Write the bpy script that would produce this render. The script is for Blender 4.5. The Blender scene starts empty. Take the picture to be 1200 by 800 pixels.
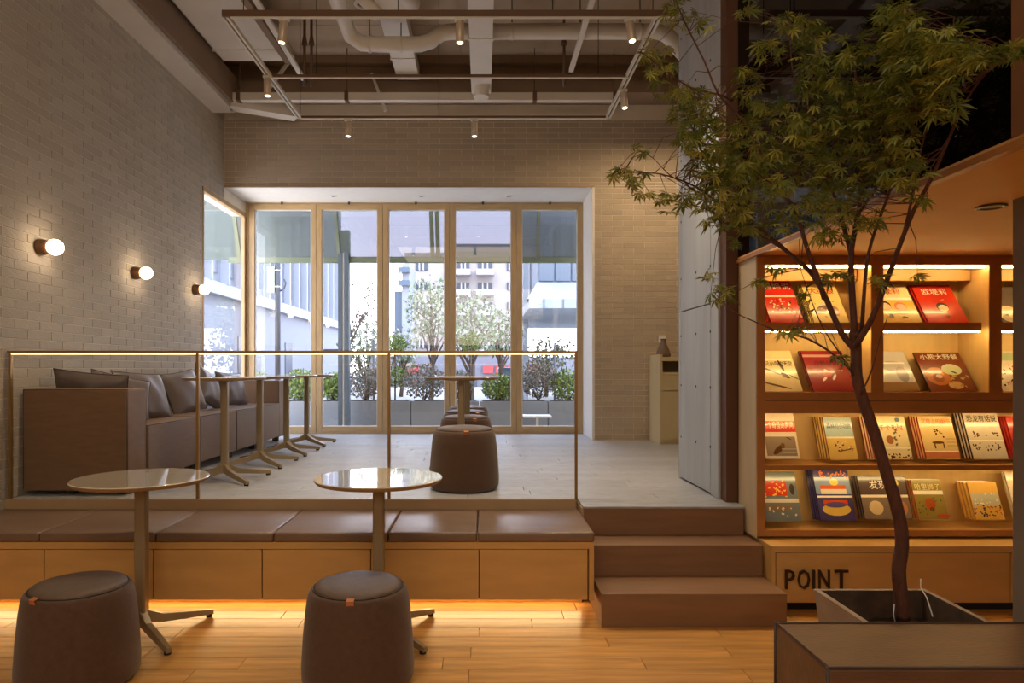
import bpy, bmesh, math, random
from mathutils import Vector, Matrix, Euler
R = random.Random(7)
PI = math.pi
SC = bpy.context.scene
COL = SC.collection

# ---------------------------------------------------------------- camera, world, light, exposure
EYE = 1.32
F = 800.0; VX = 566.0; VY = 432.0
cam_d = bpy.data.cameras.new('camera'); cam = bpy.data.objects.new('camera', cam_d); COL.objects.link(cam)
cam.location = (0, 0, EYE); cam.rotation_euler = (PI/2, 0, 0)
cam_d.sensor_width = 36; cam_d.lens = 24; cam_d.clip_start = 0.05; cam_d.clip_end = 400
cam_d.shift_x = (600-VX)/1200; cam_d.shift_y = (VY-400)/1200
SC.camera = cam

w = bpy.data.worlds.new('world'); SC.world = w; w.use_nodes = True
nt = w.node_tree; bg = nt.nodes['Background']
tc = nt.nodes.new('ShaderNodeTexCoord'); sep = nt.nodes.new('ShaderNodeSeparateXYZ')
cr = nt.nodes.new('ShaderNodeValToRGB')
cr.color_ramp.elements[0].position = 0.0; cr.color_ramp.elements[0].color = (1.0, 0.93, 0.97, 1)
cr.color_ramp.elements[1].position = 0.55; cr.color_ramp.elements[1].color = (0.62, 0.72, 1.0, 1)
nt.links.new(tc.outputs['Generated'], sep.inputs[0]); nt.links.new(sep.outputs['Z'], cr.inputs[0])
nt.links.new(cr.outputs[0], bg.inputs[0]); bg.inputs[1].default_value = 6.8

def area(name, loc, rot, sx, sy, power, color):
    d = bpy.data.lights.new(name, 'AREA'); d.shape = 'RECTANGLE'; d.size = sx; d.size_y = sy
    d.energy = power; d.color = color
    o = bpy.data.objects.new(name, d); COL.objects.link(o); o.location = loc; o.rotation_euler = rot
    return o
# fill lights added without fixtures: behind the camera, and unseen behind the pier
area('hall_overhead_fill', (-0.6, -0.8, 4.3), (0, 0, 0), 3.0, 2.4, 60, (1.0, 0.80, 0.58))
area('hall_front_fill', (0.6, -3.6, 2.9), (PI/2+0.5, 0, 0), 5.5, 2.0, 95, (1.0, 0.82, 0.62))  # added frontal fill to brighten ceiling, tree and ottoman
area('wall_wash_fill', (1.9, 6.7, 3.9), (0, 0, 0), 0.6, 0.6, 26, (1.0, 0.72, 0.42))
SC.view_settings.view_transform = 'Standard'; SC.view_settings.look = 'None'
SC.view_settings.exposure = 0.3; SC.view_settings.gamma = 1.0; SC.view_settings.use_curve_mapping = False
SC.cycles.max_bounces = 8; SC.cycles.diffuse_bounces = 4; SC.cycles.transparent_max_bounces = 12
SC.cycles.glossy_bounces = 3; SC.cycles.caustics_reflective = False; SC.cycles.caustics_refractive = False

# ---------------------------------------------------------------- helpers
def P(px, py, Y): return Vector(((px-VX)*Y/F, Y, EYE-(py-VY)*Y/F))
def lin(c):
    def f(v): return v/12.92 if v <= 0.04045 else ((v+0.055)/1.055)**2.4
    return (f(c[0]/255), f(c[1]/255), f(c[2]/255), 1)
MATS = {}
def mat(name, rgb, rough=0.6, metal=0.0, var=0.0, scale=8.0, stretch=(1, 1, 1), bump=0.0, bscale=None,
        island=0.0, emit=None, estr=0.0, spec=0.5, rgb2=None, coat=0.0, sheen=0.0):
    if name in MATS: return MATS[name]
    m = bpy.data.materials.new(name); m.use_nodes = True; MATS[name] = m
    n = m.node_tree; b = n.nodes['Principled BSDF']; L = n.links
    base = lin(rgb)
    b.inputs['Base Color'].default_value = base; b.inputs['Roughness'].default_value = rough
    b.inputs['Metallic'].default_value = metal; b.inputs['Specular IOR Level'].default_value = spec
    b.inputs['Coat Weight'].default_value = coat; b.inputs['Sheen Weight'].default_value = sheen
    m.diffuse_color = base
    if emit:
        b.inputs['Emission Color'].default_value = lin(emit); b.inputs['Emission Strength'].default_value = estr
    if var or island or bump:
        t = n.nodes.new('ShaderNodeTexCoord'); mp = n.nodes.new('ShaderNodeMapping')
        mp.inputs['Scale'].default_value = stretch
        L.new(t.outputs['Object'], mp.inputs[0])
    if var or island:
        nz = n.nodes.new('ShaderNodeTexNoise'); nz.inputs['Scale'].default_value = scale
        nz.inputs['Detail'].default_value = 5
        L.new(mp.outputs[0], nz.inputs['Vector'])
        mx = n.nodes.new('ShaderNodeMix'); mx.data_type = 'RGBA'
        c2 = lin(rgb2) if rgb2 else tuple(v*(1-var) for v in base[:3])+(1,)
        c1 = base if rgb2 else tuple(min(1, v*(1+var*0.6)) for v in base[:3])+(1,)
        mx.inputs[6].default_value = c2; mx.inputs[7].default_value = c1
        rp = n.nodes.new('ShaderNodeMapRange'); rp.inputs[1].default_value = 0.3; rp.inputs[2].default_value = 0.7
        L.new(nz.outputs[0], rp.inputs[0]); L.new(rp.outputs[0], mx.inputs[0])
        out = mx.outputs[2]
        if island:
            g = n.nodes.new('ShaderNodeNewGeometry'); oi = n.nodes.new('ShaderNodeObjectInfo')
            ad = n.nodes.new('ShaderNodeMath'); ad.operation = 'ADD'
            fr = n.nodes.new('ShaderNodeMath'); fr.operation = 'FRACT'
            L.new(g.outputs['Random Per Island'], ad.inputs[0]); L.new(oi.outputs['Random'], ad.inputs[1]); L.new(ad.outputs[0], fr.inputs[0])
            mr = n.nodes.new('ShaderNodeMapRange'); mr.inputs[3].default_value = 1-island; mr.inputs[4].default_value = 1+island
            L.new(fr.outputs[0], mr.inputs[0])
            hs = n.nodes.new('ShaderNodeHueSaturation'); L.new(mr.outputs[0], hs.inputs['Value']); L.new(out, hs.inputs['Color'])
            out = hs.outputs[0]
        L.new(out, b.inputs['Base Color'])
    if bump:
        nb = n.nodes.new('ShaderNodeTexNoise'); nb.inputs['Scale'].default_value = bscale or scale*6; nb.inputs['Detail'].default_value = 3
        L.new(mp.outputs[0], nb.inputs['Vector'])
        bp = n.nodes.new('ShaderNodeBump'); bp.inputs['Strength'].default_value = bump; bp.inputs['Distance'].default_value = 0.01
        L.new(nb.outputs[0], bp.inputs['Height']); L.new(bp.outputs[0], b.inputs['Normal'])
    return m
def glass_mat(name, tint, refl_gain=1.0, ior=1.5):
    m = bpy.data.materials.new(name); m.use_nodes = True; n = m.node_tree; n.nodes.clear(); L = n.links
    o = n.nodes.new('ShaderNodeOutputMaterial'); mx = n.nodes.new('ShaderNodeMixShader')
    t = n.nodes.new('ShaderNodeBsdfTransparent'); t.inputs[0].default_value = tint
    g = n.nodes.new('ShaderNodeBsdfGlossy'); g.inputs['Roughness'].default_value = 0.0
    ge = n.nodes.new('ShaderNodeNewGeometry'); dt = n.nodes.new('ShaderNodeVectorMath'); dt.operation = 'DOT_PRODUCT'
    L.new(ge.outputs['Normal'], dt.inputs[0]); L.new(ge.outputs['Incoming'], dt.inputs[1])
    def mth(op, a, b=None):
        k = n.nodes.new('ShaderNodeMath'); k.operation = op
        for i_, v_ in enumerate((a, b)):
            if v_ is None: continue
            if isinstance(v_, (int, float)): k.inputs[i_].default_value = v_
            else: L.new(v_, k.inputs[i_])
        return k.outputs[0]
    f0 = ((ior-1)/(ior+1))**2
    sch = mth('ADD', mth('MULTIPLY', mth('POWER', mth('SUBTRACT', 1.0, mth('ABSOLUTE', dt.outputs['Value'])), 5.0), 1-f0), f0)
    mu = n.nodes.new('ShaderNodeMath'); mu.operation = 'MULTIPLY'; mu.inputs[1].default_value = refl_gain; mu.use_clamp = True
    L.new(sch, mu.inputs[0]); L.new(mu.outputs[0], mx.inputs[0]); L.new(t.outputs[0], mx.inputs[1]); L.new(g.outputs[0], mx.inputs[2])
    L.new(mx.outputs[0], o.inputs[0]); return m
def emit_mat(name, rgb, s):
    m = bpy.data.materials.new(name); m.use_nodes = True; n = m.node_tree; n.nodes.clear()
    o = n.nodes.new('ShaderNodeOutputMaterial'); e = n.nodes.new('ShaderNodeEmission')
    e.inputs[0].default_value = lin(rgb); e.inputs[1].default_value = s; n.links.new(e.outputs[0], o.inputs[0]); return m

class MB:
    """collects polygons for ONE mesh object"""
    def __init__(s): s.v = []; s.f = []; s.mi = []; s.sm = []
    def add(s, vs, fs, mi=0, smooth=False, M=None):
        o = len(s.v)
        s.v += [tuple(M @ Vector(v)) if M else tuple(v) for v in vs]
        for f in fs: s.f.append(tuple(i+o for i in f)); s.mi.append(mi); s.sm.append(smooth)
        return s
    def box(s, x0, x1, y0, y1, z0, z1, mi=0, M=None, bev=0.0):
        if bev:
            bm = bmesh.new(); bmesh.ops.create_cube(bm, size=1)
            for v in bm.verts: v.co = Vector(((x0+x1)/2+v.co.x*(x1-x0), (y0+y1)/2+v.co.y*(y1-y0), (z0+z1)/2+v.co.z*(z1-z0)))
            bmesh.ops.bevel(bm, geom=list(bm.edges), offset=bev, segments=2, profile=0.6, affect='EDGES')
            bm.verts.index_update()
            r = s.add([v.co.copy() for v in bm.verts], [[v.index for v in f.verts] for f in bm.faces], mi, False, M); bm.free(); return r
        vs = [(x0,y0,z0),(x1,y0,z0),(x1,y1,z0),(x0,y1,z0),(x0,y0,z1),(x1,y0,z1),(x1,y1,z1),(x0,y1,z1)]
        return s.add(vs, [(3,2,1,0),(4,5,6,7),(0,1,5,4),(1,2,6,5),(2,3,7,6),(3,0,4,7)], mi, False, M)
    def lathe(s, prof, n=32, mi=0, M=None, cap=True, smooth=True):
        vs = []; fs = []
        for r, z in prof:
            for k in range(n):
                a = 2*PI*k/n; vs.append((r*math.cos(a), r*math.sin(a), z))
        for i in range(len(prof)-1):
            for k in range(n):
                k2 = (k+1) % n; fs.append((i*n+k, i*n+k2, (i+1)*n+k2, (i+1)*n+k))
        s.add(vs, fs, mi, smooth, M)
        if cap:
            s.add(vs[:n], [tuple(reversed(range(n)))], mi, False, M); s.add(vs[-n:], [tuple(range(n))], mi, False, M)
        return s
    def tube(s, pts, rad, n=8, mi=0, cap=True, smooth=True):
        pts = [Vector(p) for p in pts]
        if not isinstance(rad, (list, tuple)): rad = [rad]*len(pts)
        up = Vector((0.13, 0.21, 1)).normalized(); vs = []; fs = []; prev = None
        for i, p in enumerate(pts):
            d = (pts[min(i+1, len(pts)-1)]-pts[max(i-1, 0)]).normalized()
            if prev is None:
                a = d.cross(up)
                if a.length < 1e-3: a = d.cross(Vector((1, 0, 0)))
            else: a = prev-d*prev.dot(d)
            a.normalize(); prev = a; b = d.cross(a)
            for k in range(n):
                t = 2*PI*k/n; vs.append(p+(a*math.cos(t)+b*math.sin(t))*rad[i])
        for i in range(len(pts)-1):
            for k in range(n):
                k2 = (k+1) % n; fs.append((i*n+k, i*n+k2, (i+1)*n+k2, (i+1)*n+k))
        if cap: fs.append(tuple(reversed(range(n)))); fs.append(tuple(range((len(pts)-1)*n, len(pts)*n)))
        return s.add(vs, fs, mi, smooth)
    def bar(s, a, b, w, h, mi=0):
        a = Vector(a); b = Vector(b); d = (b-a); L = d.length; d.normalize()
        up = Vector((0, 0, 1)); x = d.cross(up)
        if x.length < 1e-4: x = Vector((1, 0, 0))
        x.normalize(); z = x.cross(d)
        M = Matrix(((x.x, d.x, z.x, a.x), (x.y, d.y, z.y, a.y), (x.z, d.z, z.z, a.z), (0, 0, 0, 1)))
        return s.box(-w/2, w/2, 0, L, -h/2, h/2, mi, M)
    def sphere(s, c, r, n=16, m=10, mi=0, sz=1.0):
        vs = []; fs = []
        for i in range(m+1):
            t = PI*i/m
            for k in range(n):
                a = 2*PI*k/n; vs.append((c[0]+r*math.sin(t)*math.cos(a), c[1]+r*math.sin(t)*math.sin(a), c[2]-r*math.cos(t)*sz))
        for i in range(m):
            for k in range(n):
                k2 = (k+1) % n; fs.append((i*n+k, i*n+k2, (i+1)*n+k2, (i+1)*n+k))
        return s.add(vs, fs, mi, True)
    def mesh(s, name, mats):
        me = bpy.data.meshes.new(name); me.from_pydata(s.v, [], s.f)
        for m in (mats if isinstance(mats, (list, tuple)) else [mats]): me.materials.append(m)
        me.polygons.foreach_set('material_index', s.mi); me.polygons.foreach_set('use_smooth', s.sm); me.update(); return me
    def build(s, name, mats, parent=None, loc=None):
        o = bpy.data.objects.new(name, s.mesh(name, mats)); COL.objects.link(o)
        if parent: o.parent = parent
        if loc is not None: o.location = loc
        return o
def tag(o, label=None, cat=None, group=None, kind=None):
    if label: o['label'] = label
    if cat: o['category'] = cat
    if group: o['group'] = group
    if kind: o['kind'] = kind
    return o
def empty(name, loc, rz=0, **k):
    o = bpy.data.objects.new(name, None); COL.objects.link(o); o.location = loc; o.rotation_euler = (0, 0, rz)
    o.empty_display_size = 0.1
    return tag(o, **k)
def inst(name, me, parent=None, loc=(0, 0, 0), rot=(0, 0, 0), scale=(1, 1, 1)):
    o = bpy.data.objects.new(name, me); COL.objects.link(o); o.location = loc; o.rotation_euler = rot; o.scale = scale
    if parent: o.parent = parent
    return o
def copy_tree(o, parent=None):
    c = o.copy(); COL.objects.link(c); c.parent = parent
    for ch in list(o.children): copy_tree(ch, c)
    return c
def text_mesh(txt, size, extrude=0.0005):
    cu = bpy.data.curves.new('lettering', 'FONT'); cu.body = txt; cu.size = size; cu.extrude = extrude
    cu.align_x = 'CENTER'; cu.align_y = 'CENTER'; cu.resolution_u = 2
    o = bpy.data.objects.new('lettering', cu); COL.objects.link(o)
    dg = bpy.context.evaluated_depsgraph_get(); me = bpy.data.meshes.new_from_object(o.evaluated_get(dg))
    bpy.data.objects.remove(o); return me

# ---------------------------------------------------------------- materials
M_brick = mat('brick_paint', (186, 177, 163), 0.75, var=0.07, scale=5, island=0.07, bump=0.25, bscale=60)
M_brick2 = mat('brick_tan', (178, 162, 142), 0.75, var=0.07, scale=5, island=0.08, bump=0.25, bscale=60)
M_mortar = mat('mortar', (226, 216, 198), 0.85, var=0.05)
M_white = mat('white_plaster', (226, 222, 214), 0.7, var=0.03)
M_plaster = mat('room_plaster', (150, 135, 115), 0.8, var=0.05)
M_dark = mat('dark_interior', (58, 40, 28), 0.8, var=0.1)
M_ceil = mat('ceiling_concrete', (176, 156, 132), 0.85, var=0.12, scale=2, bump=0.1)
M_beam = mat('beam_paint', (140, 116, 94), 0.8, var=0.1, scale=3)
M_duct = mat('duct_white', (222, 214, 202), 0.55, var=0.06, scale=3)
M_oak = mat('window_oak', (184, 154, 110), 0.5, var=0.12, scale=6, stretch=(6, 6, 1))
M_oak_h = mat('window_oak_rail', (184, 154, 110), 0.5, var=0.12, scale=6, stretch=(1, 6, 6))
M_birch = mat('cabinet_birch', (200, 156, 94), 0.42, var=0.10, scale=3, stretch=(1, 4, 4))
M_birchv = mat('shelf_birch', (222, 186, 122), 0.42, var=0.08, scale=4, stretch=(5, 5, 1))
M_shelfedge = mat('shelf_frame_wood', (176, 118, 62), 0.45, var=0.10, scale=4, stretch=(3, 3, 3))
M_plank = mat('floor_oak', (200, 148, 80), 0.32, var=0.30, scale=3.5, stretch=(0.7, 9, 4), island=0.10, bump=0.05, bscale=30)
M_gap = mat('floor_gap', (160, 116, 72), 0.8)
M_plat = mat('platform_plank', (168, 168, 170), 0.33, var=0.26, scale=9, stretch=(1.0, 7, 4), island=0.09, bump=0.7, bscale=24)
M_step = mat('stair_wood', (130, 95, 66), 0.5, var=0.12, scale=4, stretch=(0.8, 6, 6))
M_ledge = mat('platform_edge', (176, 148, 112), 0.5, var=0.08, scale=4)
M_conc = mat('pier_concrete', (180, 184, 188), 0.62, var=0.12, scale=2.2, stretch=(2, 4, 0.6), bump=0.12, bscale=25)
M_joint = mat('dark_joint', (40, 34, 30), 0.9)
M_sofa = mat('sofa_leather', (120, 92, 68), 0.42, var=0.12, scale=12, stretch=(1, 1, 4), bump=0.15, bscale=90)
M_pipe = mat('sofa_piping', (62, 46, 40), 0.5)
M_pillow = mat('pillow_leather', (98, 86, 82), 0.4, var=0.15, scale=6, bump=0.3, bscale=9)
M_cush = mat('bench_leather', (122, 98, 80), 0.36, var=0.12, scale=5, stretch=(1, 3, 3), bump=0.12, bscale=70)
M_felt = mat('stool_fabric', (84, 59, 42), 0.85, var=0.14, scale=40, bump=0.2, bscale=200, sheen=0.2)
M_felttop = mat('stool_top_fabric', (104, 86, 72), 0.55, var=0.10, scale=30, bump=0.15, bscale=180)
M_tag = mat('tag_leather', (190, 116, 70), 0.5)
M_ttop = mat('table_laminate', (214, 204, 182), 0.07, var=0.04, scale=4, spec=1.0, coat=1.0)
M_tedge = mat('table_edge', (150, 122, 88), 0.4)
M_tmet = mat('table_metal', (156, 138, 108), 0.38, metal=0.35, var=0.05)
M_foot = mat('rubber_foot', (30, 28, 26), 0.7)
M_rail = mat('rail_brass', (150, 118, 66), 0.35, metal=0.5)
M_track = mat('track_bronze', (104, 78, 58), 0.5, var=0.05)
M_trackw = mat('track_white', (226, 220, 208), 0.5)
M_spot = mat('spot_metal', (206, 190, 170), 0.4, metal=0.3)
M_sbase = mat('sconce_base', (110, 78, 50), 0.4, metal=0.4)
M_planter = mat('planter_concrete', (156, 138, 120), 0.75, var=0.14, scale=9, bump=0.15)
M_soil = mat('soil', (42, 28, 20), 0.95, var=0.4, scale=30, bump=0.8, bscale=60)
M_bark = mat('maple_bark', (92, 54, 40), 0.7, var=0.35, scale=14, stretch=(3, 3, 1), bump=0.5, bscale=60)
M_letter = mat('letter_bronze', (66, 50, 38), 0.35, metal=0.6)
M_led = emit_mat('led_warm', (255, 224, 150), 34.0)
M_led2 = emit_mat('led_shelf', (255, 222, 150), 17.0)
M_ledrail = emit_mat('led_rail', (255, 206, 140), 3.0)
M_ledfloor = emit_mat('led_bench', (255, 222, 160), 16.0)
M_globe = emit_mat('globe_glow', (255, 224, 186), 17.0)
M_lamp = emit_mat('spot_glow', (255, 226, 180), 10.0)
M_glass = glass_mat('window_glass', (0.97, 0.985, 0.98, 1))
M_railglass = glass_mat('railing_glass', (0.99, 0.99, 0.985, 1), 0.35)
M_smoke = glass_mat('smoked_glass', (0.22, 0.17, 0.13, 1), 1.0, 1.55)

# ---------------------------------------------------------------- setting
WX = -2.96            # left wall face
PB = 7.81             # back wall face
WY = 8.55             # window plane
PZ = 0.51             # platform height
CZ = 4.75             # ceiling slab

def structure(o, label=None): o['kind'] = 'structure'; return o
# lower floor with planks
fl = structure(MB().box(-3.2, 7, -4.2, 4.3, -0.1, -0.012).build('floor', M_gap))
pm = MB().box(-0.6, 0.6, -0.0595, 0.0595, -0.012, 0.0, bev=0.0015).mesh('plank', M_plank)
row = 0; y = 1.90
while y < 3.86:
    x = -2.94-R.random()*1.0
    while x < 4.2:
        L = R.choice([0.9, 1.2, 1.2, 1.5])
        x0 = max(x, WX+0.003); x1 = min(x+L, 4.6)
        if x1-x0 > 0.05: inst('plank', pm, fl, ((x0+x1)/2, y+0.06, 0), (0, 0, 0), ((x1-x0-0.003)/1.2, 1, 1))
        x += L
    y += 0.122; row += 1
# rest of the hall floor behind the photographer
st = MB()
y = 1.90-0.122
while y > -4.1:
    x = -2.94-R.random()*1.0
    while x < 6.8:
        x0 = max(x, WX); x1 = min(x+1.2, 6.9)
        if x1 > x0+0.02: st.box(x0+0.001, x1-0.002, y+0.001, y+0.12, -0.012, 0)
        x += 1.2
    y -= 0.122
x = 4.63
tag(st.build('plank_field', M_plank, fl), kind='stuff')
# platform
pl = structure(MB().box(WX-0.1, 6.0, 4.25, 9.2, 0.0, PZ-0.014).box(0.585, 1.46, 4.03, 4.25, 0.34, PZ-0.014).build('floor_platform', M_ledge))
pm2 = MB().box(-0.6, 0.6, -0.0725, 0.0725, -0.014, 0.0, bev=0.0015).mesh('plank', M_plat)
y = 4.262
while y < WY-0.02:
    x = WX-R.random()*1.1
    while x < 3.3:
        L = R.choice([0.9, 1.2, 1.5])
        x0 = max(x, WX+0.003); x1 = min(x+L, 3.3)
        if y > PB-0.1: x1 = min(x1, 1.25)
        if x1-x0 > 0.06: inst('plank', pm2, pl, ((x0+x1)/2, y+0.0725, PZ), (0, 0, 0), ((x1-x0-0.003)/1.2, 1, 1))
        x += L
    y += 0.1455
# front edge strip of the platform
structure(MB().box(WX, 0.575, 4.222, 4.262, 0.40, PZ+0.003, bev=0.003).build('trim_1', M_ledge))
# brick walls
BL, BH, BP = 0.2465, 0.0626, 0.0035
def brick_wall(name, origin, U, N, rects, matb, near, slab, cut=None):
    """rects: list of (u0,u1,z0,z1) regions, U unit vector along the wall, N normal towards the room"""
    sb = structure(slab.build(name, M_mortar))
    bm_ = MB().box(-0.5, 0.5, -0.5, 0.5, -0.5, 0.5, bev=0)
    bx = MB().box(-0.1195, 0.1195, 0, BP, -0.0275, 0.0275, bev=0.002).mesh('brick', matb)
    cand = []
    for (u0, u1, z0, z1) in rects:
        zi = int(math.floor((z0-PZ)/BH)); zz = PZ+zi*BH
        while zz < z1-0.01:
            za = max(zz, z0); zb = min(zz+BH, z1)
            if zb-za > 0.02:
                off = 0 if (zi % 2 == 0) else BL/2
                ui = math.floor((u0-off)/BL); uu = ui*BL+off
                while uu < u1:
                    a = max(uu, u0); b = min(uu+BL, u1)
                    if b-a > 0.02: cand.append((a, b, za, zb))
                    uu += BL
            zz += BH; zi += 1
    def key(c):
        p = Vector(origin)+Vector(U)*((c[0]+c[1])/2); p.z = (c[2]+c[3])/2
        return near(p)
    cand.sort(key=key)
    ang = math.atan2(U[1], U[0])
    Rm = Matrix.Rotation(ang, 4, 'Z')
    flip = 1 if (Rm @ Vector((0, 1, 0))).dot(Vector(N)) > 0 else -1
    stf = MB(); n = 0
    for i, (a, b, za, zb) in enumerate(cand):
        c = Vector(origin)+Vector(U)*((a+b)/2); c.z = (za+zb)/2
        sx = (b-a-0.005)/0.239; sz = (zb-za-0.005)/0.055
        if i < 300:
            inst('brick', bx, sb, c, (0, 0, ang), (sx, flip*1.0, sz))
        else:
            hx = (b-a-0.005)/2; hz = (zb-za-0.005)/2
            M = Matrix.Translation(c) @ Rm
            y0, y1 = (0, BP) if flip > 0 else (-BP, 0)
            e = 0.0015; yt = y1 if flip > 0 else y0; yb = y0 if flip > 0 else y1
            stf.add([(-hx, yb, -hz), (hx, yb, -hz), (hx, yb, hz), (-hx, yb, hz), (-hx+e, yt, -hz+e), (hx-e, yt, -hz+e), (hx-e, yt, hz-e), (-hx+e, yt, hz-e)],
                    [(4, 5, 6, 7), (0, 1, 5, 4), (1, 2, 6, 5), (2, 3, 7, 6), (3, 0, 4, 7)], 0, False, M)
    tag(stf.build('brick_field', matb, sb), kind='stuff')
    return sb
X0 = WX-BP
slabL = MB().box(X0-0.2, X0, -4.2, 7.2, -0.1, CZ).box(X0-0.2, X0, 7.2, 8.6, 3.24, CZ).box(X0-0.2, X0, 7.2, 9.0, 0.0, PZ)
def inview_left(p):
    px = VX+F*p.x/p.y if p.y > 0.3 else -999; py = VY-F*(p.z-EYE)/max(p.y, 0.3)
    if px < -2 or py < -5: return 100-p.y
    return p.y+abs(p.z-2.6)*0.35
brick_wall('wall_left', (X0, 0, 0), (0, 1, 0), (1, 0, 0), [(1.2, 7.2, 0.0, 4.3), (7.2, 7.81, 3.25, 4.3)], M_brick, inview_left, slabL)
slabB = MB().box(WX-0.2, 1.26, PB+BP, 8.4, 3.42, CZ).box(1.275, 6.0, PB+BP, 8.4, 0.3, 3.42).box(1.26, 6.0, PB+BP, 8.4, 3.42, CZ)
def inview_back(p):
    return (0 if p.x < 1.45 and p.z > 3.4 else 1)+abs(p.x-0.9)*0.1
brick_wall('wall_back', (0, PB+BP, 0), (1, 0, 0), (0, -1, 0), [(WX, 3.3, 3.415, 4.165), (1.277, 3.3, PZ, 3.415)], M_brick2, inview_back, slabB)
# window bay: soffit, right reveal, beige lining
structure(MB().box(WX, 1.262, PB, WY+0.05, 3.395, 3.42).build('ceiling_bay', M_white))
structure(MB().box(1.25, 1.275, PB-0.004, WY+0.05, PZ, 3.395).build('trim_2', M_white))
structure(MB().box(WX, 1.275, PB-0.012, PB+0.01, 3.395, 3.415).build('trim_3', M_ledge))
# raised part of the hall: side walls, rear walls, ceiling
structure(MB().box(3.3, 3.4, 4.3, 8.0, PZ, CZ).build('wall_right_platform', M_plaster))
structure(MB().box(6.0, 6.1, -4.2, 9.0, -0.1, CZ).build('wall_right', M_plaster))
structure(MB().box(-3.2, 6.1, -4.3, -4.2, -0.1, CZ).build('wall_rear', M_plaster))
cl = structure(MB().box(-3.2, 6.1, -4.3, 8.6, CZ, CZ+0.1).build('ceiling', M_ceil))
for i in range(7):      # formwork panels of the slab
    for j in range(5):
        MB().box(-2.94+i*0.9+0.004, -2.94+(i+1)*0.9-0.004, 3.6+j*0.8+0.004, 3.6+(j+1)*0.8-0.004, CZ-0.008, CZ).build('panel', M_ceil, cl)
# concrete pier
pr = structure(MB().box(1.475, 1.95, 4.25, 5.08, PZ, CZ).build('wall_pier', M_joint))
for (z0, z1) in ((PZ+0.012, 1.735), (1.742, 3.1), (3.107, 4.6)):
    MB().box(1.46, 1.476, 4.385, 5.035, z0, z1, bev=0.003).build('panel', M_conc, pr)
    MB().box(1.46, 1.476, 4.245, 4.378, z0-0.01, z1, bev=0.003).build('panel', M_conc, pr)
    MB().box(1.46, 1.476, 5.042, 5.085, z0-0.01, z1, bev=0.003).build('panel', M_conc, pr)
MB().box(1.46, 1.96, 5.08, 5.09, PZ, 4.6).build('panel', M_conc, pr)
MB().box(1.46, 1.50, 4.238, 4.25, PZ, 4.6).build('panel', M_conc, pr)
for z in (0.82, 1.20, 1.56, 1.98, 2.4, 2.85, 3.3, 3.75):
    for yy in (4.385, 4.68, 5.03):
        M = Matrix.Translation((1.4585, yy, z)) @ Matrix.Rotation(PI/2, 4, 'Y')
        MB().lathe([(0.009, 0), (0.009, 0.004)], 10, M=M).build('tie_hole', M_joint, pr)
# jamb between pier and shelving
structure(MB().box(1.475, 1.545, 4.14, 4.238, 0.3, CZ).build('trim_4', mat('jamb_brown', (92, 58, 34), 0.6)))
# upper room: soffit above the bookshelves, smoked glass front
SZ = 1.963
sf = structure(MB().box(1.545, 6.0, -0.5, 4.14, SZ, SZ+0.03).build('ceiling_reading_nook', mat('soffit_paint', (226, 176, 106), 0.65, var=0.03)))
MB().box(1.537, 1.57, -0.5, 4.14, SZ-0.004, SZ+0.018).build('edge_trim', M_shelfedge, sf)
structure(MB().box(1.5, 6.0, 4.145, 4.3, 0, CZ).build('wall_nook_back', M_dark))
structure(MB().box(1.95, 6.0, 4.3, 5.08, PZ, CZ).build('wall_behind_shelves', M_dark))
structure(MB().box(3.4, 3.46, -0.5, 4.14, SZ+0.03, CZ).build('wall_upper_room', M_dark))
structure(MB().box(1.60, 3.4, -0.5, 4.14, SZ+0.03, SZ+0.04).build('floor_upper_room', M_dark))
g = structure(MB().box(1.545, 1.555, 1.995, 4.13, SZ+0.03, CZ-0.01).build('window_7', M_smoke))
structure(MB().box(1.54, 1.60, 1.70, 1.99, SZ+0.03, CZ).build('trim_5', mat('post_brown', (124, 84, 56), 0.6, var=0.1)))
structure(MB().box(1.54, 1.60, -0.5, 1.70, SZ+0.03, CZ).build('wall_upper_front', M_dark))
# lower column standing beside the shelves
structure(MB().box(2.018, 2.30, 2.44, 2.60, 0, SZ).build('wall_column', mat('column_concrete', (122, 108, 94), 0.75, var=0.2, scale=3, bump=0.2)))

# stairs
stairs = empty('staircase', (1.08, 3.5, 0), label='three broad brown wooden steps up to the raised seating area', cat='stairs')
def part(mb, name, m, parent, **k):
    me = mb.mesh(name, m); o = bpy.data.objects.new(name, me); COL.objects.link(o); o.parent = parent
    o.location = -Vector(parent.matrix_basis.translation) if parent else (0, 0, 0)
    return tag(o, **k)
part(MB().box(0.605, 1.555, 3.49, 3.80, 0, 0.17, bev=0.003), 'step', M_step, stairs)
part(MB().box(0.605, 1.555, 3.795, 4.045, 0, 0.34, bev=0.003), 'step', M_step, stairs)
part(MB().box(0.595, 1.535, 4.02, 4.262, 0.34, PZ-0.012, bev=0.002), 'step', M_step, stairs)
tp = part(MB().box(0.59, 1.54, 4.015, 4.262, PZ-0.012, PZ, bev=0.002), 'nosing', M_plat, stairs, label='grey plank tread level with the platform')

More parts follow.
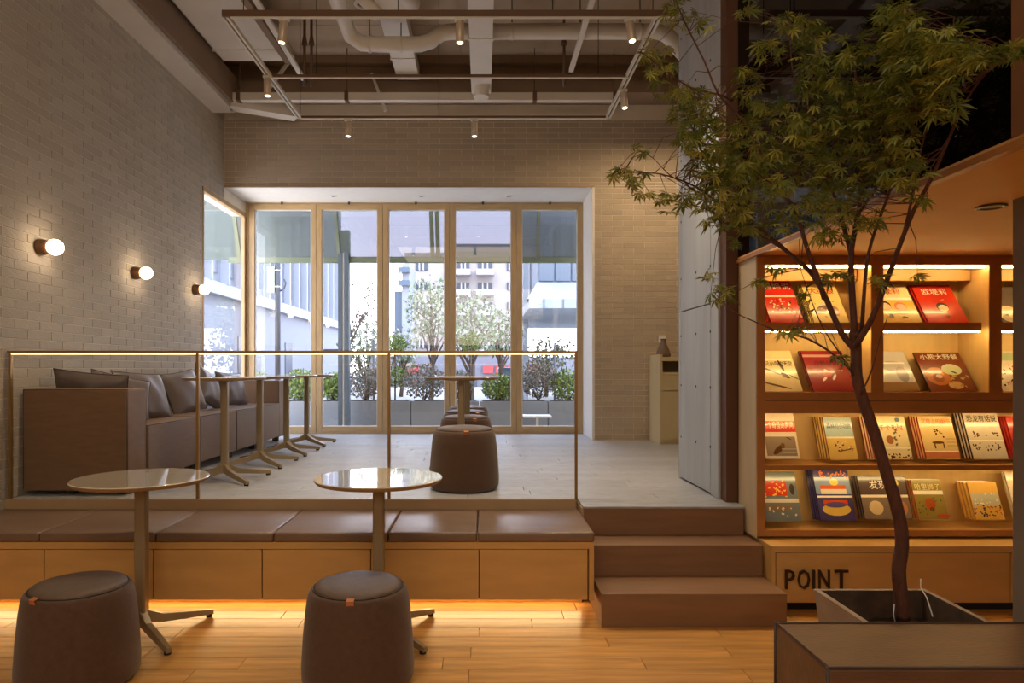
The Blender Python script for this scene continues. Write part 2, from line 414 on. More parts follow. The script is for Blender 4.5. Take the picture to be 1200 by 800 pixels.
# storage bench
bench = empty('storage_bench', (-1.2, 3.6, 0), label='long built-in birch bench base with flat doors under the row of seat cushions', cat='bench')
part(MB().box(WX+0.004, 0.585, 3.60, 4.22, 0.37, 0.406).box(0.56, 0.585, 3.60, 4.22, 0.10, 0.37), 'carcass', M_birch, bench)
part(MB().box(WX+0.004, 0.56, 3.63, 4.20, 0.10, 0.368), 'carcass', M_gap, bench, label='dark inner box seen in the door gaps')
part(MB().box(WX+0.004, 0.56, 3.86, 3.90, 0.0, 0.10), 'kickboard', M_birch, bench)
dx = [WX+0.004]+[(p-VX)*3.6/F for p in (51.5, 179.5, 307, 434.5, 561.5, 689)]
dx = [WX+0.004]+[(p-VX)*3.6/F for p in (51.5, 179.5, 307, 434.5, 561.5, 689)]
for a, b in zip(dx[:-1], dx[1:]):
    part(MB().box(a+0.003, b-0.003, 3.602, 3.63, 0.102, 0.366, bev=0.001), 'door', M_birch, bench)
part(MB().box(WX+0.02, 0.55, 3.842, 3.858, 0.072, 0.094), 'led_strip', M_ledfloor, bench)
# bench cushions
cx = [WX+0.006, -2.34, -1.725, -1.105, -0.50, -0.03, 0.590]
names = ['brown leather bench cushion at the far left end against the brick wall',
         'brown leather bench cushion second from the left, behind the left stool',
         'brown leather bench cushion just right of the post of the left round table',
         'brown leather bench cushion left of the post of the right round table',
         'narrow brown leather bench cushion just right of the right table post',
         'brown leather bench cushion at the right end beside the stairs']
for i in range(6):
    a, b = cx[i]+0.002, cx[i+1]-0.002
    n = 12; m_ = 8; mb = MB(); vs = []; fs = []
    H = 0.052
    bmx = bmesh.new(); bmesh.ops.create_cube(bmx, size=1)
    for v in bmx.verts: v.co = Vector(((a+b)/2+v.co.x*(b-a), (3.595+4.215)/2+v.co.y*0.62, 0.432+v.co.z*H))
    bmesh.ops.bevel(bmx, geom=list(bmx.edges), offset=0.012, segments=3, profile=0.5, affect='EDGES'); bmx.verts.index_update()
    mb.add([v.co.copy() for v in bmx.verts], [[v.index for v in f.verts] for f in bmx.faces], 0, True); bmx.free()
    r = empty('bench_cushion', ((a+b)/2, 3.9, 0.406), label=names[i], cat='cushion', group='cushions along the storage bench')
    part(mb, 'pad', M_cush, r)
    pp = MB(); zt = 0.449
    pp.tube([(a+0.006, 3.603, zt), (b-0.006, 3.603, zt), (b-0.006, 4.205, zt), (a+0.006, 4.205, zt), (a+0.006, 3.603, zt)], 0.0035, 6)
    part(pp, 'piping', M_pipe, r)

# railing
rail = empty('glass_railing', (-1.2, 4.25, PZ), label='slim brass railing with glass panes and a lit strip under its handrail', cat='railing')
RZ = 1.43; posts = [(p-VX)*4.245/F for p in (12.5, 232, 456, 675)]
part(MB().box(posts[0]-0.012, posts[-1]+0.008, 4.228, 4.258, RZ-0.012, RZ+0.002, bev=0.002), 'handrail', M_rail, rail)
for x in posts:
    part(MB().box(x-0.0085, x+0.0085, 4.232, 4.256, PZ+0.003, RZ-0.012, bev=0.002), 'post', M_rail, rail)
for a, b in zip(posts[:-1], posts[1:]):
    part(MB().box(a+0.0095, b-0.0095, 4.236, 4.250, RZ-0.021, RZ-0.013), 'led_strip', M_ledrail, rail)
    part(MB().box(a+0.012, b-0.012, 4.240, 4.246, PZ+0.006, RZ-0.024), 'glass_pane', M_railglass, rail)

# windows
ZT = 3.375; ZB = 0.525
def framed_window(n, xa, xb, ga, gb):
    fr = MB()
    zt, zb = EYE+(VY-246)*WY/F, EYE+(VY-499.5)*WY/F
    fr.box(xa, ga, WY-0.03, WY+0.05, ZB, ZT, bev=0.003).box(gb, xb, WY-0.03, WY+0.05, ZB, ZT, bev=0.003)
    o = structure(fr.build('window_%d' % n, M_oak))
    MB().box(ga, gb, WY-0.03, WY+0.05, zt, ZT, bev=0.003).build('rail', M_oak_h, o)
    MB().box(ga, gb, WY-0.03, WY+0.05, ZB, zb, bev=0.003).build('rail', M_oak_h, o)
    MB().box(ga, gb, WY+0.006, WY+0.014, zb, zt).build('pane', M_glass, o)
    mb = MB(); t = 0.008
    mb.box(ga, ga+t, WY-0.012, WY+0.03, zb, zt).box(gb-t, gb, WY-0.012, WY+0.03, zb, zt).box(ga, gb, WY-0.012, WY+0.03, zt-t, zt).box(ga, gb, WY-0.012, WY+0.03, zb, zb+t)
    mb.build('glazing_bead', M_white, o)
    return o
def wx(p): return (p-VX)*WY/F
edges = [292.5, 371, 449, 527, 605, 684]
gl = [(299, 365), (377.5, 442.5), (455.5, 521), (533.5, 599), (611.5, 676.5)]
for i in range(5):
    framed_window(i+1, wx(edges[i])+0.002, wx(edges[i+1])-0.002, wx(gl[i][0]), wx(gl[i][1]))
hd = structure(MB().box(WX, 1.25, WY-0.02, WY+0.06, ZT+0.001, 3.395).box(WX, 1.25, WY-0.03, WY+0.06, PZ-0.05, ZB-0.001).build('trim_6', M_oak_h))
for p in (332, 410, 488, 566, 644):
    MB().lathe([(0.012, 0), (0.012, 0.03)], 10, M=Matrix.Translation((wx(p), WY-0.06, 3.365))).build('bolt', M_foot, hd)
# side window in the left wall
o = structure(MB().box(WX-0.04, WX+0.004, 7.2, 7.24, PZ, 3.24, bev=0.002).box(WX-0.04, WX+0.004, 8.46, 8.53, PZ, 3.24).box(WX-0.04, WX+0.012, 7.2, 8.53, 3.20, 3.25)
              .box(WX-0.04, WX+0.01, 7.2, 8.53, PZ, PZ+0.09).build('window_6', M_oak))
MB().box(WX-0.024, WX-0.016, 7.24, 8.46, PZ+0.09, 3.20).build('pane', M_glass, o)
structure(MB().box(WX, wx(292.5), WY-0.03, WY+0.05, ZB, ZT).build('trim_7', M_oak))
# bay downlights
for k, p in enumerate((390.5, 493.5, 596.5)):
    c = P(p, 229.5, (3.395-EYE)*F/(VY-229.5))
    d = empty('bay_downlight', (c.x, c.y, 3.395), label='small round downlight in the white window soffit, %s of the three' % ['left', 'middle', 'right'][k], cat='downlight', group='downlights in the window soffit')
    inst('ring', MB().lathe([(0.042, 0), (0.045, -0.005), (0.030, -0.006), (0.028, 0)], 24, cap=False).mesh('ring', M_white), d)
    inst('lens', MB().lathe([(0.029, -0.001), (0.027, -0.003)], 20).mesh('lens', M_foot), d)

# ---------------------------------------------------------------- furniture
def rsquare(w, r, z, n=4):
    pts = []
    for cx_, cy_, a0 in ((w/2-r, w/2-r, 0), (-w/2+r, w/2-r, PI/2), (-w/2+r, -w/2+r, PI), (w/2-r, -w/2+r, 1.5*PI)):
        for k in range(n+1):
            a = a0+PI/2*k/n; pts.append((cx_+r*math.cos(a), cy_+r*math.sin(a), z))
    return pts
def make_table(h, d, label, group, pw=0.052, leg_r=0.36):
    t = empty('round_table', (0, 0, 0), label=label, cat='table', group=group)
    r = d/2
    top = MB().lathe([(r-0.012, h-0.022), (r-0.002, h-0.010), (r, h-0.006), (r, h-0.004)], 64, mi=1, cap=False)
    top.lathe([(r, h-0.004), (r-0.003, h), (r-0.004, h)], 64, mi=0, cap=False)
    n = 64
    top.add([((r-0.004)*math.cos(2*PI*k/n), (r-0.004)*math.sin(2*PI*k/n), h) for k in range(n)], [tuple(range(n))], 0)
    top.add([((r-0.012)*math.cos(2*PI*k/n), (r-0.012)*math.sin(2*PI*k/n), h-0.022) for k in range(n)], [tuple(reversed(range(n)))], 1)
    inst('tabletop', top.mesh('tabletop', [M_ttop, M_tedge]), t)
    inst('mounting_plate', MB().box(-0.1, 0.1, -0.1, 0.1, h-0.03, h-0.0225, bev=0.003).mesh('mounting_plate', M_tmet), t)
    a = rsquare(pw, 0.012, 0.07); b = rsquare(pw, 0.012, h-0.03); k = len(a)
    pm_ = MB().add(a+b, [(i, (i+1) % k, k+(i+1) % k, k+i) for i in range(k)]+[tuple(reversed(range(k)))], 0)
    inst('post', pm_.mesh('post', M_tmet), t)
    L = leg_r
    lm = MB()
    sec = [(0.0, 0.05, 0.13, 0.050), (0.03, 0.058, 0.115, 0.048), (0.10, 0.040, 0.080, 0.040), (L-0.03, 0.014, 0.040, 0.030), (L, 0.012, 0.034, 0.026)]
    vs = []; fs = []
    for x, z0, z1, ww in sec: vs += [(x, -ww/2, z0), (x, ww/2, z0), (x, ww/2*0.7, z1), (x, -ww/2*0.7, z1)]
    for i in range(len(sec)-1):
        for q in range(4): fs.append((i*4+q, i*4+(q+1) % 4, (i+1)*4+(q+1) % 4, (i+1)*4+q))
    fs.append((len(vs)-4, len(vs)-3, len(vs)-2, len(vs)-1))
    lm.add(vs, fs); legm = lm.mesh('leg', M_tmet)
    fm = MB().lathe([(0.016, 0), (0.016, 0.016)], 14, M=Matrix.Translation((L-0.02, 0, 0))).mesh('rubber_foot', M_foot)
    for q in range(4):
        lg = inst('leg', legm, t, rot=(0, 0, PI/4+q*PI/2)); inst('rubber_foot', fm, lg)
    return t
t0 = make_table(0.78, 0.635, 'low-level round cream table in the left foreground beside the left stool', 'round tables in front of the bench', 0.056)
t0.location = (-1.70, 3.40, 0)
t1 = copy_tree(t0); t1.location = (-0.52, 3.41, 0)
t1['label'] = 'foreground round table whose top mirrors the bright window, right of the middle'
th = make_table(0.75, 0.58, 'round table nearest the railing in the row before the sofa', 'round tables in front of the sofa', 0.050)
labs = ['round table second from the railing in the row before the sofa', 'round table third from the railing in the row before the sofa', 'round table nearest the window in the row before the sofa']
th.location = (-1.88, 4.97, PZ)
for k, (yy) in enumerate((5.77, 6.55, 7.30)):
    c = copy_tree(th); c.location = (-1.885, yy, PZ); c['label'] = labs[k]
c = copy_tree(th); c.location = (-0.165, 5.18, PZ); c['label'] = 'round table just behind the front stool on the platform'; c['group'] = 'round tables among the platform stools'
c = copy_tree(th); c.location = (-0.14, 6.08, PZ); c['label'] = 'rear round table on the platform, its post half hidden by the table in front'; c['group'] = 'round tables among the platform stools'

def make_stool(label, group, ang):
    s = empty('pouf_stool', (0, 0, 0), label=label, cat='stool', group=group)
    body = MB().lathe([(0.225, 0.012), (0.234, 0.03), (0.236, 0.08), (0.229, 0.20), (0.219, 0.31), (0.211, 0.365), (0.203, 0.388), (0.193, 0.398), (0.186, 0.396), (0.184, 0.390)], 56)
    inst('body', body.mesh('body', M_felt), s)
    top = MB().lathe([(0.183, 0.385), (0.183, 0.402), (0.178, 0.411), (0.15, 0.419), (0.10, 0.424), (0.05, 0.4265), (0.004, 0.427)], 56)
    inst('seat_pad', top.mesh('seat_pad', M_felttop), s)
    ring = [(0.1875*math.cos(2*PI*k/48), 0.1875*math.sin(2*PI*k/48), 0.400) for k in range(49)]
    inst('piping', MB().tube(ring, 0.003, 6, cap=False).mesh('piping', M_pipe), s)
    inst('base_glide', MB().lathe([(0.21, 0), (0.21, 0.012)], 40).mesh('base_glide', M_foot), s)
    tg = MB().box(-0.015, 0.015, -0.001, 0.002, -0.024, 0.0, bev=0.0005).box(-0.015, 0.015, -0.001, 0.022, -0.001, 0.002)
    inst('pull_tag', tg.mesh('pull_tag', M_tag), s, (0.2075*math.sin(ang), -0.2075*math.cos(ang), 0.4), (0.25, 0, ang))
    s['kind_dummy'] = 0; del s['kind_dummy']
    return s
s0 = make_stool('brown pouf stool at the bottom left under the cream round table', 'pouf stools in the foreground', 0.0)
def put(px, D, lab, zb, ang, group, first=None):
    s = first or copy_tree(s0)
    s.location = ((px-VX)*D/F, D, zb); s.rotation_euler = (0, 0, ang); s['label'] = lab; s['group'] = group
put(93, 2.90, 'brown pouf stool at the bottom left under the cream round table', 0, -0.38, 'pouf stools in the foreground', s0)
put(420, 2.90, 'brown pouf stool at the bottom centre in front of the mirror-bright table', 0, 0.02, 'pouf stools in the foreground')
put(544, 4.63, 'front pouf stool of the row on the platform, nearest the railing', PZ, 0.1, 'pouf stools on the platform')
put(546, 5.72, 'second pouf stool from the railing in the platform row', PZ, 0.4, 'pouf stools on the platform')
put(546, 6.45, 'third pouf stool from the railing in the platform row', PZ, 0.6, 'pouf stools on the platform')
put(548, 7.15, 'rearmost pouf stool of the platform row, nearest the window', PZ, -0.5, 'pouf stools on the platform')

# sofa
sofa = empty('sofa', (-2.6, 6.1, PZ), label='long brown leather sofa along the brick wall on the platform', cat='sofa')
def pad(x0, x1, y0, y1, z0, z1, name, bev=0.012):
    mb = MB().box(x0, x1, y0, y1, z0, z1, bev=bev)
    o = part(mb, name, M_sofa, sofa)
    return o
def piping(o, x0, x1, y0, y1, z0, z1):
    e = 0.004
    mb = MB()
    for z in (z1-e,):
        mb.tube([(x0+e, y0+e, z), (x1-e, y0+e, z), (x1-e, y1-e, z), (x0+e, y1-e, z), (x0+e, y0+e, z)], 0.004, 5)
    for (xx, yy) in ((x0+e, y0+e), (x1-e, y0+e), (x1-e, y1-e)):
        mb.tube([(xx, yy, z0+0.01), (xx, yy, z1-e)], 0.004, 5)
    p = part(mb, 'piping', M_pipe, o); p.location = (0, 0, 0); return p
def sofa_block(x0, x1, y0, y1, z0, z1, name):
    o = pad(x0, x1, y0, y1, z0, z1, name); piping(o, x0, x1, y0, y1, z0, z1)
sofa_block(WX+0.02, -2.27, 4.36, 4.605, PZ+0.03, PZ+0.68, 'arm')
sofa_block(-2.74, -2.27, 7.60, 7.84, PZ+0.05, PZ+0.68, 'arm')
for a, b in ((4.61, 5.45), (5.46, 6.26), (6.27, 6.93), (6.94, 7.595)):
    sofa_block(-2.855, -2.26, a, b, PZ+0.06, PZ+0.43, 'seat')
sofa_block(WX+0.01, -2.86, 4.61, 7.17, PZ+0.06, PZ+0.50, 'backrest')
for yy in (4.45, 5.45, 6.26, 6.93, 7.7):
    for xx in (-2.34, -2.68):
        part(MB().box(xx-0.03, xx+0.03, yy-0.03, yy+0.03, PZ, PZ+0.06), 'foot', M_foot, sofa)
def pillow_mesh(wd, hd, th):
    n = 16; mb = MB(); vs = []; fs = []
    for side in (1, -1):
        base = len(vs)
        for i in range(n+1):
            for j in range(n+1):
                u = -1+2*i/n; v = -1+2*j/n
                k = (max(0, 1-u*u)**0.42)*(max(0, 1-v*v)**0.42)
                pinch_u = 1-0.07*(1-v*v)**1 * abs(u)**2; pinch_v = 1-0.07*(1-u*u)*abs(v)**2
                wr = 0.006*math.sin(7*u+3*v)*k
                vs.append((u*wd/2*pinch_v if False else u*wd/2*(1-0.06*(1-v*v)), side*(th/2*k+wr), v*hd/2*(1-0.06*(1-u*u))))
        for i in range(n):
            for j in range(n):
                a = base+i*(n+1)+j; q = (a, a+n+1, a+n+2, a+1)
                fs.append(q if side < 0 else tuple(reversed(q)))
    mb.add(vs, fs, 0, True); return mb.mesh('pillow', M_pillow)
pmsh = pillow_mesh(0.48, 0.36, 0.15)
# rotation: pillow faces +X (rz=-90deg turns its y axis to x), leaning back
pil = [((-2.70, 4.72, PZ+0.655), (0.35, 0.10, 0.15), 'sofa pillow lying tipped over the near arm end, leftmost on the sofa', 1.0),
       ((-2.64, 4.98, PZ+0.635), (-0.30, 0.22, 1.0), 'sofa pillow wedged between the leftmost pillow and the large front one', 0.95),
       ((-2.60, 5.22, PZ+0.635), (-0.35, 0.06, 1.35), 'large creased sofa pillow, the one fully seen just right of the near arm', 1.08),
       ((-2.62, 5.98, PZ+0.64), (-0.35, -0.10, 1.45), 'dark sofa pillow crossed by the second railing post', 1.06),
       ((-2.62, 6.52, PZ+0.66), (-0.30, 0.35, 1.55), 'sofa pillow with one raised corner behind the table tops', 1.0),
       ((-2.62, 7.12, PZ+0.635), (-0.3, 0.05, 1.4), 'sofa pillow nearest the window beside the far arm', 1.0)]
for loc, rot, lab, s in pil:
    loc = (loc[0], loc[1], loc[2]-0.035)
    o = inst('pillow', pmsh, None, loc, rot, (s, s, s)); tag(o, lab, 'pillow', 'pillows on the sofa')
    e = MB(); ring = []
    for (u, v) in ((-1, -1), (1, -1), (1, 1), (-1, 1)):
        ring.append((u, v))
    pts = []
    for i in range(4):
        u0, v0 = ring[i]; u1, v1 = ring[(i+1) % 4]
        for k in range(8):
            u = u0+(u1-u0)*k/8; v = v0+(v1-v0)*k/8
            pts.append((u*0.24*(1-0.06*(1-v*v)), 0, v*0.18*(1-0.06*(1-u*u))))
    pts.append(pts[0]); e.tube(pts, 0.004, 5, cap=False).build('piping', M_pipe, o)

# ottoman bench in the right foreground
ot = empty('leather_ottoman', (1.9, 2.22, 0), label='long brown leather ottoman with piped edges in the bottom right corner', cat='ottoman')
x0, x1, y0, y1, z0, z1 = 1.03, 2.75, 2.04, 2.405, 0.03, 0.425
part(MB().box(x0, x1, y0, y1, z0, z1, bev=0.010), 'body', mat('ottoman_leather', (104, 74, 54), 0.42, var=0.2, scale=5, stretch=(1, 3, 3), bump=0.2, bscale=40), ot)
e = 0.003; mb = MB()
mb.tube([(x0+e, y0+e, z1), (x1-e, y0+e, z1), (x1-e, y1-e, z1), (x0+e, y1-e, z1), (x0+e, y0+e, z1)], 0.005, 6)
for xx, yy in ((x0, y0), (x0, y1), (x1, y0), (x1, y1)): mb.tube([(xx, yy, z0), (xx, yy, z1+0.004)], 0.005, 6)
part(mb, 'piping', M_pipe, ot)
for xx in (1.1, 2.68):
    for yy in (2.11, 2.36): part(MB().lathe([(0.025, 0), (0.025, 0.03)], 14, M=Matrix.Translation((xx, yy, 0))), 'foot', M_foot, ot)

# side cabinet on the platform
cb = empty('side_cabinet', (2.2, 7.5, PZ), label='cream side cabinet with an open niche beside the concrete pier', cat='cabinet')
M_cab = mat('cabinet_cream', (204, 184, 140), 0.5, var=0.04)
cy0, cy1 = 7.33, 7.80
zz = lambda y: EYE+(VY-y)*7.33/F
part(MB().box(1.90, 1.925, cy0-0.01, cy1, PZ, zz(415)), 'side_panel', M_cab, cb)
part(MB().box(2.475, 2.50, cy0, cy1, PZ, zz(418)), 'side_panel', M_cab, cb)
part(MB().box(1.925, 2.475, cy0, cy1, zz(423), zz(418)), 'top_panel', M_cab, cb)
part(MB().box(1.925, 2.475, cy1-0.02, cy1, PZ+0.06, zz(423)), 'back_panel', M_cab, cb)
part(MB().box(1.925, 2.475, cy0+0.01, cy1-0.02, zz(439), zz(436)), 'shelf', M_cab, cb)
part(MB().box(1.928, 2.472, cy0, cy0+0.02, zz(457.5), zz(439.5)), 'drawer', M_cab, cb)
part(MB().box(1.928, 2.198, cy0, cy0+0.02, zz(515), zz(458.5)), 'door', M_cab, cb)
part(MB().box(2.202, 2.472, cy0, cy0+0.02, zz(515), zz(458.5)), 'door', M_cab, cb)
part(MB().box(1.925, 2.475, cy0+0.015, cy0+0.03, PZ, zz(515)), 'plinth', M_cab, cb)
vz = MB().lathe([(0.055, 0), (0.078, 0.01), (0.080, 0.03), (0.058, 0.09), (0.034, 0.145), (0.027, 0.175), (0.028, 0.20), (0.024, 0.20), (0.022, 0.17)], 32)
v = vz.build('vase', mat('vase_clay', (104, 84, 68), 0.6, var=0.15)); v.location = (1.998, 7.56, zz(418)); tag(v, 'brown conical clay vase on top of the cream side cabinet', 'vase')
inst('rim', MB().lathe([(0.029, 0.196), (0.031, 0.202), (0.026, 0.204)], 32, cap=False).mesh('rim', M_pipe), v)
c = P(776, 397, PB-0.02)
sw = empty('light_switch', c, label='square white switch plate on the brick wall behind the vase', cat='switch')
inst('plate', MB().box(-0.043, 0.043, 0.002, 0.018, -0.043, 0.043, bev=0.003).mesh('plate', M_white), sw)
inst('rocker', MB().box(-0.022, 0.022, -0.004, 0.003, -0.03, 0.03, bev=0.001).mesh('rocker', M_white), sw)

# wall sconces
for k, (yy, lab) in enumerate(((4.55, 'nearest'), (5.78, 'middle'), (6.99, 'farthest'))):
    s = empty('wall_sconce', (WX, yy, 2.13), label='glowing globe sconce with brown base on the left brick wall, %s' % {'nearest': 'leftmost and nearest', 'middle': 'the middle one', 'farthest': 'the one nearest the window'}[lab], cat='sconce', group='globe sconces on the left wall')
    Mx = Matrix.Rotation(PI/2, 4, 'Y')
    inst('base', MB().lathe([(0.050, 0.0), (0.053, 0.006), (0.053, 0.03), (0.045, 0.062), (0.030, 0.072)], 32, M=Mx).mesh('base', M_sbase), s)
    inst('globe', MB().sphere((0.108, 0, 0), 0.052, 28, 18).mesh('globe', M_globe), s)

# ---------------------------------------------------------------- bookshelf unit
SD = 3.87; q = SD/F
def sx(p): return (p-VX)*q
def szz(y): return EYE+(VY-y)*q
bs = empty('bookshelf', (2.4, 3.95, 0), label='built-in lit birch bookshelf wall showing picture books face out, beside the stairs', cat='bookshelf')
XL, XR = sx(887), 3.50
SB = 4.135
part(MB().box(XL, sx(896), SD, SB, szz(628), szz(299.6)), 'side_panel', M_birchv, bs)
part(MB().box(XL, sx(896), SD-0.006, SD, szz(628), szz(299.6)), 'stile', M_shelfedge, bs)
part(MB().box(sx(896), XR, SB-0.012, SB, szz(628), szz(299.6)), 'back_panel', M_birchv, bs)
part(MB().box(sx(896), XR, SD-0.006, SB-0.012, szz(310.5), szz(299.6)), 'top_rail', M_shelfedge, bs)
part(MB().box(XR, XR+0.03, SD, SB, 0.05, szz(299.6)), 'side_panel', M_birchv, bs)
for a, b in ((1020.5, 1034.7), (1158.5, 1173)):
    part(MB().box(sx(a)+0.004, sx(b)-0.004, SD, SB-0.012, szz(459.5), szz(310.5)), 'divider', M_birchv, bs)
    part(MB().box(sx(a), sx(b), SD-0.006, SD, szz(459.5), szz(310.5)), 'stile', M_shelfedge, bs)
for (a, b) in ((896, 1020.5), (1034.7, 1158.5), (1173, 1320)):
    xa, xb = sx(a)+0.002, min(sx(b)-0.002, XR)
    part(MB().box(xa, xb-0.02, SD+0.03, SB-0.012, szz(387), szz(379)), 'shelf', M_shelfedge, bs)
    part(MB().box(xa, xb-0.02, SD+0.024, SD+0.03, szz(386), szz(377.5)), 'shelf_lip', M_shelfedge, bs)
    part(MB().box(xa, xb, SD+0.02, SD+0.03, szz(312.9), szz(311.4)), 'led_strip', M_led, bs)
    part(MB().box(xa, xb-0.02, SD+0.034, SD+0.044, szz(388.8), szz(387.4)), 'led_strip', M_led, bs)
    part(MB().box(xa, xb, SD+0.14, SD+0.16, szz(325), szz(311)), 'valance', M_birch, bs)
part(MB().box(sx(896), XR, SD-0.006, SB-0.012, szz(468.5), szz(459.5)), 'bottom_rail', M_shelfedge, bs)
part(MB().box(sx(896), XR, SD-0.006, SB-0.012, szz(481), szz(469.4)).box(sx(896), XR, SD-0.006, SD+0.01, szz(484), szz(481)), 'middle_rail', M_shelfedge, bs)
part(MB().box(sx(896), XR, SD+0.01, SB-0.012, szz(548.2), szz(545.5)), 'shelf', M_birch, bs)
part(MB().box(sx(896), XR, SD, SD+0.01, szz(550.5), szz(545)), 'shelf_lip', M_shelfedge, bs)
part(MB().box(sx(896), XR, SD+0.01, SB-0.012, szz(628), szz(622)), 'shelf', M_birch, bs)
part(MB().box(sx(896), XR, SD-0.006, SD+0.01, szz(628), szz(621)), 'shelf_lip', M_shelfedge, bs)
part(MB().box(sx(896), XR, SD+0.012, SD+0.026, szz(483.2), szz(481.5)), 'led_strip', M_led2, bs)
part(MB().box(sx(896), XR, SD+0.012, SD+0.026, szz(550), szz(548.4)), 'led_strip', M_led2, bs)
# outer side panel down to the stairs
part(MB().box(1.5475, XL, SD+0.001, 4.135, 0.36, szz(299.6)), 'side_panel', mat('side_birch_pale', (206, 186, 152), 0.5, var=0.06, scale=4, stretch=(4, 4, 1)), bs)
# base cabinet
base = empty('base_cabinet', (2.4, 3.7, 0), label='orange birch base cabinet carrying the word POINT under the bookshelf', cat='cabinet')
part(MB().box(1.565, XR, 3.70, 4.13, 0.325, 0.358, bev=0.001), 'worktop', M_birch, base)
part(MB().box(1.565, 1.585, 3.70, 4.13, 0.05, 0.325), 'side_panel', M_birch, base)
part(MB().box(1.585, XR, 3.725, 4.13, 0.05, 0.325), 'carcass', M_gap, base)
part(MB().box(1.585, XR, 3.75, 3.77, 0.0, 0.05), 'kickboard', M_joint, base)
xs = [1.588, (1047-VX)*3.7/F, 2.86, XR]
for a, b in zip(xs[:-1], xs[1:]):
    part(MB().box(a+0.002, b-0.002, 3.702, 3.725, 0.052, 0.322, bev=0.001), 'door', M_birch, base)
for ch, px in zip('POINT', (925, 942, 953.5, 966, 986)):
    me = text_mesh(ch, 0.15, 0.006); me.materials.clear(); me.materials.append(M_letter)
    c = P(px, 680, 3.68)
    o = bpy.data.objects.new('letter', me); COL.objects.link(o); o.parent = base
    o.location = Vector((c.x, c.y, c.z))-Vector((2.4, 3.7, 0)); o.rotation_euler = (PI/2, 0, 0); o.scale = ({'P': 0.8, 'O': 0.6, 'I': 0.9, 'N': 0.62, 'T': 0.85}[ch], 1, 1)
# soffit downlight
d = empty('nook_downlight', (2.01, 2.70, SZ), label='round dark-ringed downlight in the orange-lit soffit', cat='downlight')
inst('ring', MB().lathe([(0.052, 0), (0.055, -0.006), (0.038, -0.008), (0.034, 0)], 28, cap=False).mesh('ring', M_track), d)
inst('lens', MB().lathe([(0.035, -0.001), (0.033, -0.003)], 24).mesh('lens', M_letter), d)

# ---------------------------------------------------------------- picture books
BM = {}
def cmat(rgb):
    k = tuple(rgb)
    if k not in BM: BM[k] = mat('print_%d_%d_%d' % k, k, 0.22, var=0.04, scale=20, coat=0.3)
    return BM[k]
PAGES = mat('book_pages', (226, 210, 176), 0.8)
WHT = (236, 226, 206)
def blob(mb, cx_, cz_, rx, rz, mi, y, n=14, rot=0.0):
    ca, sa = math.cos(rot), math.sin(rot)
    pts = []
    for k in range(n):
        a = 2*PI*k/n; u = rx*math.cos(a); v = rz*math.sin(a)
        pts.append((cx_+u*ca-v*sa, y, cz_+u*sa+v*ca))
    mb.add(pts, [tuple(range(n))], mi)
def rect(mb, a, b, c, d, mi, y): mb.add([(a, y, c), (b, y, c), (b, y, d), (a, y, d)], [(0, 1, 2, 3)], mi)
def make_book(w_, h_, th, cover, spine, art, title, tcol, tz, tsize, label, group):
    root = empty('picture_book', (0, 0, 0), label=label, cat='book', group=group)
    cm, sm_ = cmat(cover), cmat(spine)
    t = 0.0016
    inst('cover', MB().box(0, w_, 0, t, 0, h_).box(0, w_, th-t, th, 0, h_).mesh('cover', cm), root)
    inst('spine', MB().box(-0.0008, 0.0012, 0, th, 0, h_).mesh('spine', sm_), root)
    inst('pages', MB().box(0.002, w_-0.003, t, th-t, 0.002, h_-0.003).mesh('pages', PAGES), root)
    if art:
        mb = MB(); cols = []
        for i, a in enumerate(art):
            k, col = a[0], tuple(a[1])
            if col not in cols: cols.append(col)
            mi = cols.index(col); y = -0.0004-0.00025*i
            if k == 'r': rect(mb, a[2]*w_, a[3]*w_, a[4]*h_, a[5]*h_, mi, y)
            elif k == 'b': blob(mb, a[2]*w_, a[3]*h_, a[4]*w_, a[5]*w_, mi, y, rot=(a[6] if len(a) > 6 else 0))
            elif k == 's':      # scatter of small blobs in a box
                rr = random.Random(a[7]);
                for _ in range(a[6]):
                    blob(mb, rr.uniform(a[2], a[3])*w_, rr.uniform(a[4], a[5])*h_, rr.uniform(0.02, 0.05)*w_, rr.uniform(0.012, 0.03)*w_, mi, y-rr.random()*0.0001, 8, rr.uniform(0, 3))
        inst('cover_picture', mb.mesh('cover_picture', [cmat(c_) for c_ in cols]), root)
    if title:
        me = text_mesh(title, tsize, 0.0002); me.materials.clear(); me.materials.append(cmat(tcol))
        xs_ = [v.co.x for v in me.vertices]; ww = (max(xs_)-min(xs_)) if xs_ else 1
        s = min(1.0, w_*0.86/ww)
        inst('title', me, root, (w_/2, -0.004, tz*h_), (PI/2, 0, 0), (s, 1, 1))
    return root
